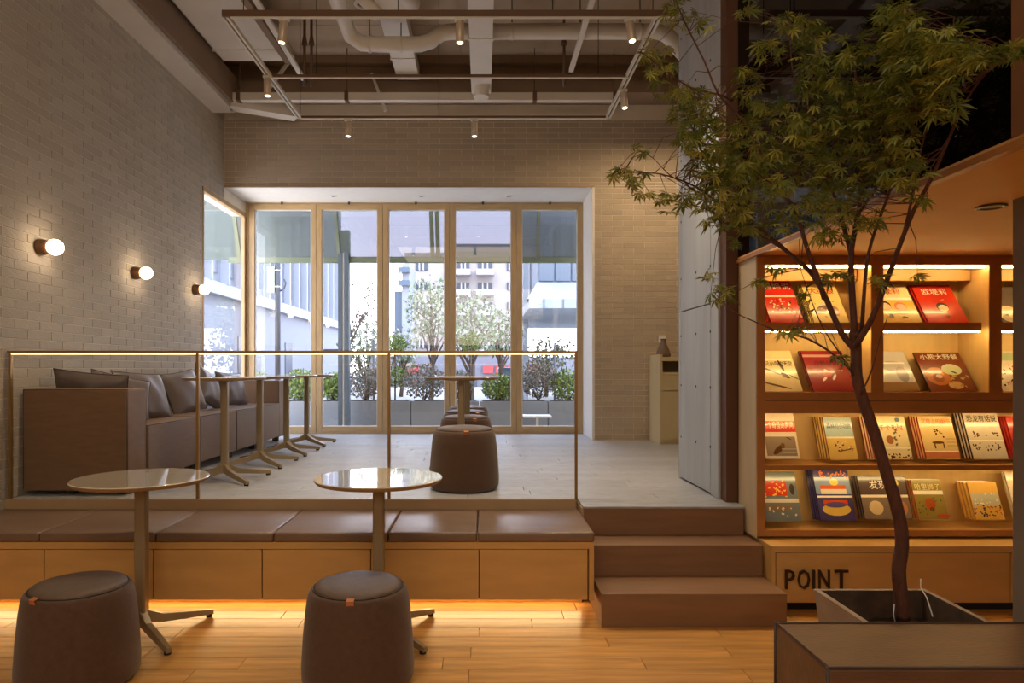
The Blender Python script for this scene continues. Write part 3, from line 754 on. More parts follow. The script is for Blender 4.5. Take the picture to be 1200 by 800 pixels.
def shelf_books(bl, br, ybase, ytop, xtl, spec, n=1, lean=None, D=3.93, step=0.013, dxs=-0.004):
    """front book from its bottom left / right px, base row, top row"""
    xl = (bl-VX)*D/F; xr = (br-VX)*D/F; zb = EYE+(VY-ybase)*D/F
    lean = lean if lean is not None else 0.42
    # height along the cover so that the top lands on ytop
    lo, hi = 0.05, 0.4
    for _ in range(30):
        h = (lo+hi)/2; Yt = D+h*math.sin(lean); zt = zb+h*math.cos(lean)
        if VY-F*(zt-EYE)/Yt > ytop: lo = h
        else: hi = h
    b = make_book(xr-xl, h, 0.011, *spec)
    zb += 0.0005
    b.location = (xl, D, zb); b.rotation_euler = (-lean, 0, 0)
    for k in range(1, n):
        c = copy_tree(b)
        c.location = (xl+dxs*k+R.uniform(-.001, .001), D+step*k*1.12, zb); c.rotation_euler = (-lean+0.0*k, 0, 0)
        core = spec[7].replace('front copy of ', '')
        for cut in (' on the ', ' behind the ', ', ', ' at the '): core = core.split(cut)[0]
        c['label'] = '%s copy behind the %s' % (['', 'first', 'second', 'third', 'fourth'][k], ' '.join(core.split()[:12]))
        for ch in list(c.children):
            if ch.name.split('.')[0] in ('cover_picture', 'title'): bpy.data.objects.remove(ch)
G1, G2, G3, G4 = 'books on the top shelf', 'books on the second shelf', 'books on the third shelf', 'books on the bottom shelf'
SK = (240, 200, 160); BK = (50, 34, 28); RED = (196, 48, 34); CR = (238, 216, 158)
UP = 0.62
shelf_books(904, 943, 379, 325, 0, ((206, 46, 36), (190, 40, 34), [('r', (236, 220, 200), 0, 1, 0.56, 0.60), ('s', (232, 200, 150), 0.15, 0.85, 0.25, 0.52, 26, 1), ('s', BK, 0.15, 0.85, 0.22, 0.5, 12, 2), ('r', (220, 160, 120), 0.1, 0.9, 0.10, 0.115)],
    '妈妈说', WHT, 0.78, 0.055, 'front copy of red book with a crowd of figures, left end of top shelf', G1), 3, UP, 3.91)
shelf_books(955, 996, 379, 333, 0, ((236, 214, 140), (190, 176, 96), [('b', (92, 50, 34), 0.35, 0.35, 0.22, 0.12, 0.6), ('b', (150, 84, 44), 0.7, 0.32, 0.14, 0.2, 0.3), ('b', (216, 206, 200), 0.5, 0.5, 0.16, 0.06, 0.4), ('s', (200, 120, 60), 0.2, 0.85, 0.15, 0.55, 12, 3)],
    '大红狼', (206, 70, 40), 0.80, 0.05, 'front copy of yellow book with tumbling brown animals on the top shelf', G1), 3, UP, 3.91)
shelf_books(1030, 1082, 379, 333, 0, ((238, 222, 170), (228, 200, 120), [('r', (222, 184, 76), 0, 1, 0, 0.58), ('b', BK, 0.30, 0.46, 0.15, 0.13), ('b', SK, 0.31, 0.43, 0.125, 0.10), ('b', (216, 130, 90), 0.66, 0.42, 0.14, 0.13), ('b', (238, 190, 150), 0.67, 0.40, 0.11, 0.10), ('b', BK, 0.36, 0.18, 0.05, 0.06), ('b', BK, 0.66, 0.15, 0.06, 0.03), ('r', (250, 244, 226), 0, 1, 0.58, 0.64)],
    '欧堤莉', (200, 70, 40), 0.80, 0.05, 'cream and yellow picture book with two round cartoon heads on the top shelf', G1), 1, UP, 3.91)
shelf_books(1089, 1136, 379, 334, 0, ((206, 52, 34), (176, 36, 28), [('b', BK, 0.54, 0.42, 0.155, 0.145), ('b', SK, 0.55, 0.39, 0.13, 0.105), ('b', (150, 24, 22), 0.56, 0.20, 0.06, 0.09), ('b', (220, 120, 90), 0.62, 0.60, 0.06, 0.02, 0.4)],
    '欧堤莉', WHT, 0.80, 0.05, 'front copy of bright red picture book with one round cartoon head on the top shelf', G1), 2, UP, 3.91, dxs=-0.006)
shelf_books(1176, 1222, 379, 336, 0, ((96, 84, 74), (80, 66, 52), [('b', (222, 200, 150), 0.3, 0.25, 0.3, 0.28), ('b', BK, 0.22, 0.22, 0.03, 0.03)], '', WHT, 0.8, 0.05,
    'dark grey book with a pale round face at the right end of the top shelf', G1), 1, UP, 3.91)
shelf_books(897, 941, 458.5, 411, 0, ((232, 212, 158), (120, 84, 50), [('r', (250, 240, 210), 0.05, 0.95, 0.76, 0.80), ('b', (96, 62, 40), 0.3, 0.50, 0.3, 0.03, -0.5), ('b', (110, 66, 46), 0.66, 0.38, 0.14, 0.06, -0.7), ('b', (90, 56, 40), 0.62, 0.62, 0.04, 0.2, 0.25), ('b', (120, 90, 56), 0.35, 0.14, 0.4, 0.03, -0.3), ('b', (90, 60, 44), 0.88, 0.34, 0.16, 0.012, -0.6)],
    '一只小鸟的天空', BK, 0.66, 0.035, 'cream book with a bird on a bare branch, left end of the second shelf', G2), 1, UP, 3.91)
shelf_books(954, 1004, 458.5, 411, 0, ((150, 44, 48), (120, 60, 50), [('r', (196, 150, 140), 0, 1, 0.84, 0.90), ('b', (240, 210, 190), 0.36, 0.30, 0.09, 0.03, 0.8), ('b', (240, 210, 190), 0.60, 0.34, 0.10, 0.03, 1.0), ('b', (236, 170, 150), 0.45, 0.50, 0.06, 0.03, -0.9), ('b', (236, 160, 110), 0.80, 0.50, 0.06, 0.025), ('b', (196, 60, 44), 0.45, 0.42, 0.12, 0.10), ('b', (96, 78, 60), 0.78, 0.80, 0.14, 0.1)],
    '白鹤日记', (110, 30, 36), 0.68, 0.035, 'dark pink book with white birds on the second shelf, left of the maple trunk', G2), 2, UP, 3.91)
shelf_books(1028, 1079, 458.5, 412, 0, ((196, 188, 180), (160, 150, 140), [('r', (150, 112, 60), 0, 1, 0, 0.22), ('b', (166, 158, 158), 0.6, 0.62, 0.26, 0.16), ('b', (140, 130, 128), 0.75, 0.42, 0.14, 0.22), ('r', (248, 240, 226), 0.05, 0.9, 0.68, 0.72), ('b', BK, 0.14, 0.30, 0.03, 0.05)], '', WHT, 0.8, 0.05,
    'pale grey book with a blurred landscape on the second shelf, right of the maple trunk', G2), 1, UP, 3.91)
shelf_books(1091, 1146, 458.5, 413, 0, ((122, 56, 30), (60, 34, 24), [('b', (196, 110, 44), 0.30, 0.38, 0.26, 0.24), ('b', (150, 76, 32), 0.30, 0.34, 0.12, 0.12), ('b', (232, 176, 110), 0.33, 0.38, 0.07, 0.05), ('b', (202, 206, 160), 0.66, 0.55, 0.22, 0.15), ('b', (56, 66, 40), 0.68, 0.48, 0.08, 0.02, -0.5), ('b', (226, 180, 110), 0.60, 0.15, 0.16, 0.10), ('s', (196, 156, 80), 0.55, 0.95, 0.08, 0.4, 14, 5)],
    '小熊大野餐', WHT, 0.86, 0.045, 'brown picture book with an orange bear on the second shelf', G2), 1, UP, 3.91)
shelf_books(1176, 1222, 458.5, 411, 0, ((216, 198, 170), (200, 180, 150), [('r', (170, 186, 140), 0, 1, 0.75, 0.95), ('s', (160, 50, 50), 0.05, 0.6, 0.1, 0.65, 16, 6), ('s', BK, 0.05, 0.6, 0.1, 0.5, 12, 7)], '', WHT, 0.8, 0.05,
    'cream book scattered with red and black figures at the right end of the second shelf', G2), 1, UP, 3.91)
LO = 0.36
shelf_books(897.5, 938, 537.5, 484, 0, ((232, 220, 196), (230, 220, 196), [('r', RED, 0, 1, 0.58, 0.82), ('r', (150, 132, 112), 0.06, 0.94, 0.06, 0.5), ('r', (224, 206, 180), 0, 1, 0.48, 0.57), ('b', (96, 66, 40), 0.42, 0.20, 0.22, 0.08, 0.7), ('b', (120, 86, 56), 0.55, 0.28, 0.06, 0.09), ('r', (180, 170, 158), 0.5, 0.94, 0.12, 0.14), ('r', (180, 170, 158), 0.5, 0.94, 0.20, 0.22), ('b', BK, 0.75, 0.44, 0.09, 0.012, -0.5)],
    '一个奇怪的房间', CR, 0.72, 0.045, 'white and red book with a photographed bird, left end of the third shelf', G3), 1, LO)
shelf_books(973, 1006, 538.5, 489, 0, ((226, 190, 106), (150, 110, 60), [('r', (170, 190, 186), 0, 1, 0.50, 1), ('r', (246, 236, 212), 0, 1, 0.50, 0.54), ('s', (90, 66, 50), 0.25, 0.85, 0.18, 0.42, 14, 8), ('s', (236, 220, 190), 0.3, 0.8, 0.25, 0.62, 10, 9), ('b', (120, 84, 50), 0.6, 0.22, 0.34, 0.02, 0.2)],
    '森林的小动物', (70, 70, 66), 0.78, 0.035, 'front copy of blue and sand coloured picture book on the third shelf', G3), 5, LO, step=0.016, dxs=-0.006)
shelf_books(1026, 1070, 538, 488, 0, ((232, 214, 164), (190, 80, 50), [('b', (170, 110, 70), 0.5, 0.45, 0.1, 0.12), ('s', (96, 76, 50), 0.1, 0.95, 0.02, 0.22, 18, 10), ('s', (120, 110, 70), 0.62, 0.78, 0.3, 0.9, 14, 11), ('b', (110, 130, 140), 0.8, 0.92, 0.07, 0.06), ('r', (248, 238, 210), 0, 1, 0.24, 0.28)],
    '三千个小时', (196, 90, 50), 0.72, 0.035, 'front copy of beige flower-drawn book behind the maple trunk on the third shelf', G3), 4, LO, dxs=-0.007)
shelf_books(1086, 1126, 537.5, 488, 0, ((232, 200, 132), (196, 60, 40), [('r', (214, 130, 84), 0, 1, 0.02, 0.15), ('r', (250, 240, 214), 0, 1, 0.15, 0.19), ('b', (110, 76, 44), 0.45, 0.38, 0.18, 0.04), ('r', (110, 76, 44), 0.32, 0.36, 0.24, 0.36), ('r', (110, 76, 44), 0.58, 0.62, 0.24, 0.36), ('s', BK, 0.4, 0.75, 0.5, 0.7, 8, 12), ('r', (150, 110, 60), 0.7, 0.98, 0.3, 0.31), ('r', (150, 110, 60), 0.7, 0.98, 0.38, 0.39), ('r', (150, 110, 60), 0.7, 0.98, 0.46, 0.47)],
    '父母上的图书', (214, 120, 60), 0.87, 0.035, 'front copy of sandy picture book with a table and black birds on the third shelf', G3), 4, LO, dxs=-0.007)
shelf_books(1141, 1182, 537.5, 480, 0, ((222, 208, 182), (70, 44, 36), [('s', (120, 76, 46), 0.08, 0.9, 0.42, 0.54, 14, 13), ('s', (96, 52, 36), 0.08, 0.85, 0.16, 0.32, 20, 14), ('r', (196, 156, 100), 0.1, 0.9, 0.945, 1.0), ('r', (250, 240, 216), 0, 1, 0.35, 0.38)],
    '恐龙有话说', (50, 40, 36), 0.80, 0.045, 'front copy of pale dinosaur book titled in black on the third shelf', G3), 4, LO, dxs=-0.007)
shelf_books(1192, 1232, 537.5, 488, 0, ((196, 60, 44), (190, 50, 40), [], '', WHT, 0.8, 0.05, 'front copy of red-spined book at the right end of the third shelf', G3), 4, LO, dxs=-0.007)
shelf_books(897.5, 940, 611.5, 553, 0, ((110, 120, 122), (100, 100, 96), [('r', (196, 60, 36), 0, 0.72, 0.52, 0.82), ('s', (236, 190, 96), 0.05, 0.7, 0.5, 0.85, 24, 15), ('s', (206, 60, 40), 0.0, 0.7, 0.55, 0.85, 16, 16), ('b', (70, 56, 50), 0.86, 0.65, 0.07, 0.16), ('r', (216, 206, 190), 0, 1, 0.38, 0.46), ('b', (130, 110, 90), 0.45, 0.28, 0.4, 0.10), ('s', (226, 216, 196), 0.1, 0.9, 0.1, 0.28, 10, 17)],
    '', WHT, 0.8, 0.05, 'blue-grey book with a red and yellow picture, left end of the bottom shelf', G4), 2, LO)
shelf_books(962, 1004, 610, 551, 0, ((74, 62, 110), (50, 44, 90), [('r', (130, 150, 180), 0, 1, 0.52, 0.86), ('s', (206, 110, 50), 0.1, 0.95, 0.84, 0.98, 26, 18), ('b', (226, 190, 90), 0.5, 0.22, 0.40, 0.18), ('r', (212, 96, 50), 0.14, 0.86, 0.62, 0.70), ('r', (226, 214, 190), 0.14, 0.86, 0.52, 0.62), ('r', (206, 80, 44), 0.16, 0.84, 0.32, 0.40), ('b', (96, 84, 130), 0.5, 0.31, 0.30, 0.08), ('b', (240, 196, 90), 0.55, 0.76, 0.12, 0.10), ('r', (248, 240, 224), 0, 1, 0.45, 0.49)],
    '', WHT, 0.8, 0.05, 'front copy of violet picture book with an orange ark-like ship on the bottom shelf', G4), 4, LO, dxs=-0.006)
shelf_books(1014, 1070, 608, 558, 0, ((88, 72, 66), (60, 40, 34), [('r', (130, 112, 96), 0, 1, 0, 0.55), ('b', (222, 196, 150), 0.28, 0.26, 0.15, 0.15), ('b', (196, 130, 84), 0.8, 0.25, 0.14, 0.16), ('b', (216, 190, 96), 0.78, 0.84, 0.07, 0.07), ('r', (240, 226, 200), 0, 1, 0.50, 0.56)],
    '发现美', WHT, 0.78, 0.055, 'front copy of dark brown book with a pale moon disc on the bottom shelf', G4), 3, LO, dxs=-0.007)
shelf_books(1077, 1112, 608, 562, 0, ((150, 130, 64), (190, 80, 60), [('r', (244, 232, 206), 0, 1, 0.62, 0.72), ('b', (178, 84, 40), 0.5, 0.38, 0.17, 0.20), ('b', (130, 50, 30), 0.52, 0.24, 0.08, 0.07), ('s', (96, 110, 50), 0.05, 0.95, 0.05, 0.55, 16, 19), ('b', (190, 80, 46), 0.85, 0.08, 0.2, 0.06)],
    '哈里狮子', CR, 0.80, 0.04, 'front copy of green picture book with a small red-brown lion on the bottom shelf', G4), 3, LO, dxs=-0.006)
shelf_books(1144, 1178, 608.5, 565, 0, ((226, 176, 84), (200, 150, 84), [('r', (190, 184, 160), 0.02, 0.98, 0.36, 0.72), ('s', (70, 80, 130), 0.0, 0.4, 0.05, 0.4, 14, 20), ('s', BK, 0.3, 0.95, 0.08, 0.4, 14, 21), ('s', (190, 70, 50), 0.5, 0.95, 0.1, 0.35, 10, 22), ('s', (240, 226, 180), 0.1, 0.9, 0.4, 0.7, 14, 23)],
    '', WHT, 0.8, 0.05, 'front copy of yellow picture book with a crowded scene on the bottom shelf', G4), 4, LO, step=0.018, dxs=-0.007)
shelf_books(1192, 1236, 608.5, 553, 0, ((226, 214, 188), (214, 196, 160), [('b', (110, 110, 116), 0.3, 0.7, 0.06, 0.06)], '', WHT, 0.8, 0.05,
    'front copy of white book at the right end of the bottom shelf', G4), 2, LO)

# ---------------------------------------------------------------- ceiling services
TZ = 3.60
tr = empty('lighting_track', (0, 5.3, TZ), label='suspended rectangular lighting track frame below the ceiling', cat='lighting track')
def X_(px, Y): return (px-VX)*Y/F
YF, YM, YBk = 4.42, 5.33, 6.20
part(MB().box(X_(261, YF), X_(790, YF), YF-0.018, YF+0.018, TZ-0.005, TZ+0.034), 'track_rail', M_track, tr)
part(MB().box(X_(261, YF)+0.05, X_(790, YF), YF-0.010, YF+0.010, TZ-0.012, TZ-0.005), 'track_rail', M_trackw, tr, label='white conductor strip on the underside')
part(MB().box(-1.65, 1.135, YM-0.012, YM+0.012, TZ-0.008, TZ+0.014), 'track_rail', M_track, tr)
part(MB().box(-1.65, 1.135, YM-0.010, YM+0.010, TZ-0.014, TZ-0.008), 'track_rail', M_trackw, tr)
part(MB().box(-1.65, 1.135, YBk-0.012, YBk+0.012, TZ-0.006, TZ+0.014), 'track_rail', M_track, tr)
part(MB().box(-1.65, 1.135, YBk-0.010, YBk+0.010, TZ-0.012, TZ-0.006), 'track_rail', M_trackw, tr)
for xx in (-1.67, 1.135):
    mb = MB().box(xx-0.022, xx-0.006, YF, YBk, TZ-0.008, TZ+0.02).box(xx+0.006, xx+0.022, YF, YBk, TZ-0.008, TZ+0.02)
    part(mb, 'track_rail', M_trackw, tr, label='white side rail')
    part(MB().box(xx-0.006, xx+0.006, YF, YBk, TZ+0.004, TZ+0.02), 'track_rail', M_joint, tr, label='dark groove of the side rail')
for xx, yy in ((-1.55, YF), (-0.55, YF), (0.45, YF), (1.1, YF), (-1.66, YBk), (-0.4, YBk), (0.9, YM), (-1.3, YM)):
    part(MB().tube([(xx, yy, TZ+0.02), (xx, yy, CZ)], 0.003, 6), 'suspension_wire', M_joint, tr)
def spot(px, Y, z, tilt, lab, energy=6, aim=(0, 0)):
    x = X_(px, Y)
    s = empty('spotlight', (x, Y, z), label=lab, cat='spotlight', group='cylinder spotlights on the track')
    inst('adapter', MB().box(-0.035, -0.008, -0.014, 0.014, -0.018, 0.0, bev=0.002).box(0.008, 0.035, -0.014, 0.014, -0.018, 0.0, bev=0.002).box(-0.008, 0.008, -0.01, 0.01, -0.03, 0.0).mesh('adapter', M_trackw), s)
    h = inst('housing', MB().lathe([(0.026, 0), (0.028, -0.004), (0.028, -0.128), (0.025, -0.130)], 24).mesh('housing', M_spot), s, (0, 0, -0.028), tilt)
    inst('lens', MB().lathe([(0.018, -0.1315), (0.018, -0.1325)], 20).mesh('lens', M_lamp), h)
    ld = bpy.data.lights.new('spot_beam', 'SPOT'); ld.energy = energy*5; ld.color = (1, .82, .60); ld.spot_size = 1.75; ld.spot_blend = 0.9; ld.shadow_soft_size = 0.03
    lo = bpy.data.objects.new('spot_beam', ld); COL.objects.link(lo); lo.parent = h; lo.location = (0, 0, -0.14)
spot(333, YF, TZ-0.012, (0, 0.12, 0), 'cylinder spotlight at the left end of the front track', 14)
spot(539, YF, TZ-0.012, (0, 0, 0), 'cylinder spotlight in the middle of the front track', 14)
spot(738, YF, TZ-0.012, (-0.15, -0.10, 0), 'bright cylinder spotlight at the right end of the front track', 14)
spot(313.5, 5.29, TZ-0.008, (0, 0, 0), 'cylinder spotlight on the left side rail of the track frame', 8)
spot(408, YBk, TZ-0.012, (0, 0, 0), 'cylinder spotlight left on the rear track against the bricks', 8)
spot(556, YBk, TZ-0.012, (0, 0, 0), 'cylinder spotlight right on the rear track against the bricks', 8)
spot(730, 5.55, TZ-0.008, (-0.1, -0.1, 0), 'cylinder spotlight on the right side rail of the track frame', 8)

def box_thing(name, b, m, lab, cat, extra=None):
    o = MB().box(*b).build(name, m); tag(o, lab, cat); return o
# left box beam along the brick wall
lb = tag(MB().box(WX+0.001, -2.71, 1.0, 7.47, 4.12, 4.40).build('box_beam', M_duct), 'white boxed beam running along the top of the left brick wall', 'beam')
MB().box(-2.70, -2.66, 1.0, 7.40, 4.16, 4.46).build('flange', M_beam, lb)
db = tag(MB().bar((-2.72, 7.34, 4.19), (-2.10, 7.66, 4.19), 0.16, 0.14).build('bracket_beam', M_duct), 'short white diagonal beam at the top left corner of the back wall', 'beam')
rb = tag(MB().box(WX+0.01, 1.45, 7.25, 7.33, 4.175, 4.255).build('cable_tray', M_duct), 'long white tray running across just above the brick wall', 'cable tray')
for xx in (-2.6, -1.45, 0.55, 1.4):
    MB().box(xx-0.02, xx+0.02, 7.23, 7.35, 4.165, 4.27).tube([(xx, 7.29, 4.26), (xx, 7.29, CZ)], 0.005, 6).build('hanger', M_track, rb)
gb = tag(MB().box(WX+0.01, 3.3, 7.45, 7.8, 4.335, 4.46).box(WX+0.01, 3.3, 7.55, 7.7, 4.46, 4.66).box(WX+0.01, 3.3, 7.45, 7.8, 4.66, CZ-0.01).build('girder', M_beam), 'brown steel girder crossing above the back wall', 'beam')
g2 = tag(MB().box(-0.50, 3.3, 5.15, 5.35, 4.22, 4.36).box(-0.5, 3.3, 5.2, 5.3, 4.36, CZ-0.01).build('girder', M_beam), 'nearer brown girder crossing the top edge of the picture', 'beam')
wd = tag(MB().box(-2.60, -1.99, 3.8, 6.84, 4.40, 4.60, bev=0.005).build('air_duct', M_duct), 'wide flat white air duct at the upper left of the ceiling', 'duct')
for yy in (4.6, 5.6, 6.6): MB().box(-2.615, -1.975, yy-0.015, yy+0.015, 4.39, 4.61).build('duct_joint', M_duct, wd)
wc = tag(MB().box(-0.12, 0.085, 4.6, 7.15, 4.20, 4.30, bev=0.004).build('air_duct', M_duct), 'narrow white duct running straight back in the middle of the ceiling', 'duct')
MB().lathe([(0.08, 0), (0.08, 0.10)], 28, M=Matrix.Translation((-0.02, 7.0, 4.10))).build('collar', M_duct, wc)
MB().box(-0.13, 0.095, 5.95, 5.98, 4.19, 4.31).build('duct_joint', M_duct, wc)
wb = tag(MB().box(-0.93, -0.69, 4.6, 7.42, 4.46, 4.60, bev=0.004).build('air_duct', M_duct), 'second narrow white duct crossed by the round pipe, left of the middle one', 'duct')
for yy in (6.0, 6.9): MB().box(-0.94, -0.68, yy, yy+0.03, 4.45, 4.61).build('duct_joint', M_duct, wb)
# round pipe with elbows
PY = 6.2
def PP(px, py, Y=PY): return P(px, py, Y)
pts = [P(385, -60, 5.0), P(393, -5, 5.6), P(403, 22, 6.0), P(411, 42, 6.15), P(424, 51, PY), P(445, 52, PY), P(492, 52, PY), P(505, 48, PY), P(517, 39, PY), P(530, 37, PY), P(560, 37, PY), P(772, 37, PY), P(783, 42, PY), P(795, 56, PY), P(806, 68, PY)]
pts[2:] = [Vector((p.x, PY if i > 1 else p.y, p.z)) for i, p in enumerate(pts[2:])]
pp = tag(MB().tube(pts, 0.068, 18).build('round_duct', M_duct), 'round white pipe with elbows crossing the ceiling above the track frame', 'pipe')
for px in (433, 470, 600, 680, 750):
    c = P(px, 37 if px > 500 else 52, PY)
    MB().tube([(c.x-0.012, c.y, c.z), (c.x+0.012, c.y, c.z)], 0.073, 18).build('clamp', M_duct, pp)
    MB().tube([(c.x, c.y, c.z+0.07), (c.x, c.y, CZ)], 0.005, 6).build('hanger_rod', M_joint, pp)
p2 = tag(MB().tube([P(458, -40, 5.2), P(470, -8, 5.6), P(482, 4, 5.75), P(483, -12, 5.9)], 0.075, 16).build('round_duct', M_duct), 'white pipe elbow showing at the top edge left of the middle duct', 'pipe')
p3 = tag(MB().tube([P(418, -10, 5.8), P(432, 4, 5.9), P(440, 16, 5.95), P(438, 10, 6.05)], 0.06, 14).build('round_duct', M_duct), 'short pipe branch at the top edge joining the curved white pipe', 'pipe')
# thin linear lamps / conduits running back
for (a, b, ya, yb, lab) in (((700, -20), (669, 83), 0, 0, 'thin white conduit slanting across the right half of the ceiling'), ((288, -20), (356, 93), 0, 0, 'thin white conduit slanting across the left half of the ceiling')):
    z = 4.30; Ya = (z-EYE)*F/(VY-a[1]); Yb = (z-EYE)*F/(VY-b[1])
    o = tag(MB().bar((X_(a[0], Ya), Ya, z), (X_(b[0], Yb), Yb, z), 0.045, 0.03).build('conduit', M_duct), lab, 'conduit')
    MB().bar((X_(b[0], Yb), Yb, z), (X_(b[0], Yb), Yb+0.05, z), 0.05, 0.05).build('end_cap', M_foot, o)
o = tag(MB().bar(P(275, -20, 5.3), P(338, 72, 6.75), 0.06, 0.05).build('conduit', M_beam), 'brown channel beside the left white conduit', 'conduit')
for px, lab in ((357, 'brown drop rod hanging under a dark plate left of the ceiling'), (365, 'thin brown rod beside the drop rod with the dark plate'), (661, 'brown rod with a cone top hanging right of the ceiling')):
    c = P(px, 50, 6.6)
    o = tag(MB().tube([(c.x, 6.6, 4.05), (c.x, 6.6, CZ)], 0.014, 8).build('drop_rod', M_track), lab, 'rod')
    MB().lathe([(0.03, 0), (0.012, 0.10)], 12, M=Matrix.Translation((c.x, 6.6, 4.45))).build('cone', M_track, o)
c = P(437, 26, 6.9)
o = empty('ceiling_speaker', (c.x, 6.4, CZ-0.008), label='small round white ceiling speaker beside the curved pipe', cat='speaker')
inst('ring', MB().lathe([(0.09, 0), (0.10, -0.01), (0.07, -0.016), (0.065, -0.002)], 28, cap=False).mesh('ring', M_duct), o)
inst('grille', MB().lathe([(0.066, -0.002), (0.03, -0.008)], 24).mesh('grille', M_track), o)
# diagonal braces in the dark corner
for a, b, lab in (((-2.35, 7.38, 4.30), (-2.05, 7.38, 4.70), 'diagonal steel brace in the dark corner above the left wall'), ((-1.05, 7.36, 4.10), (-1.2, 7.36, 4.5), 'thin slanted strut above the brick wall left of the middle')):
    tag(MB().bar(a, b, 0.03, 0.03).build('brace', M_duct), lab, 'brace')

# ---------------------------------------------------------------- planter and maple
pc = empty('square_planter', (1.70, 2.76, 0), label='tapered square concrete planter with dark soil holding the maple', cat='planter')
hw, hb, hz, t = 0.245, 0.205, 0.352, 0.022
def ring(hw_, z): return [(-hw_, -hw_, z), (hw_, -hw_, z), (hw_, hw_, z), (-hw_, hw_, z)]
vs = ring(hb, 0)+ring(hw, hz)+ring(hw-t, hz)+ring(hw-t-0.015, hz-0.135)
fs = [(3, 2, 1, 0)]
for i in range(2):
    for k in range(4): fs.append((i*4+k, i*4+(k+1) % 4, (i+1)*4+(k+1) % 4, (i+1)*4+k))
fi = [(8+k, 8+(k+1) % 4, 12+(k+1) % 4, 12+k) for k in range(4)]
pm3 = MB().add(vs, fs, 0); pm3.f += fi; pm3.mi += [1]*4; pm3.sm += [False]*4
inst('pot', pm3.mesh('pot', [M_planter, mat('pot_inside_shade', (74, 54, 40), 0.9, var=0.4, scale=14)]), pc)  # darker inner faces: shade inside the pot put into the colour
n = 14; vs = []; fs = []
for i in range(n+1):
    for j in range(n+1):
        vs.append((-0.207+0.414*i/n, -0.207+0.414*j/n, hz-0.12+R.uniform(-.008, .014)))
for i in range(n):
    for j in range(n):
        a = i*(n+1)+j; fs.append((a, a+n+1, a+n+2, a+1))
tag(inst('soil', MB().add(vs, fs, 0, True).mesh('soil', M_soil), pc), kind='stuff')
tube = [P(1079, 678, 2.93), P(1079, 688, 2.93), P(1086, 700, 2.85), P(1093, 722, 2.78)]
tag(MB().tube(tube, 0.0025, 6).build('watering_tube', M_white), 'thin white watering tube sticking out of the planter soil', 'tube')
tag(MB().tube([P(1048, 708, 2.72), P(1047, 720, 2.72), P(1049, 728, 2.72)], 0.002, 6).build('tie_wire', M_white), 'short pale wire at the foot of the maple trunk', 'wire')

def cap(px): return 1.48*F/max(px-VX, 1)
def leafD(px, rr):
    base = 2.62
    d = base+rr.uniform(-0.38, 0.42)
    c_ = cap(px)
    if d > c_-0.03: d = c_-0.03-rr.random()*0.45*min(1, 1.0)
    return max(d, 1.62)
maple = empty('potted_maple', (1.70, 2.76, 0.28), label='slender green maple tree rising from the concrete planter before the bookshelf', cat='tree')
MO = Vector((1.70, 2.76, 0.28))
def chain(pts, Ds, r0, r1, name, n=8, sub=3):
    V = [P(p[0], p[1], d) for p, d in zip(pts, Ds)]
    out = []
    for i in range(len(V)-1):
        p0 = V[max(i-1, 0)]; p1 = V[i]; p2 = V[i+1]; p3 = V[min(i+2, len(V)-1)]
        for k in range(sub):
            t_ = k/sub; out.append(0.5*((2*p1)+(-p0+p2)*t_+(2*p0-5*p1+4*p2-p3)*t_*t_+(-p0+3*p1-3*p2+p3)*t_**3))
    out.append(V[-1])
    rad = [r0+(r1-r0)*(i/(len(out)-1))**0.8 for i in range(len(out))]
    o = MB().tube([p-MO for p in out], rad, n).build(name, M_bark, maple)
    return out
def ramp(a, b, n): return [a+(b-a)*i/(n-1) for i in range(n)]
tp_ = [(1058, 724), (1056, 700), (1053, 668), (1057, 640), (1055, 612), (1047, 580), (1036, 545), (1024, 505), (1011, 468), (1004, 440), (1003, 405), (1001, 388)]
trunk = chain(tp_, ramp(2.76, 2.60, len(tp_)), 0.028, 0.019, 'trunk', 14)
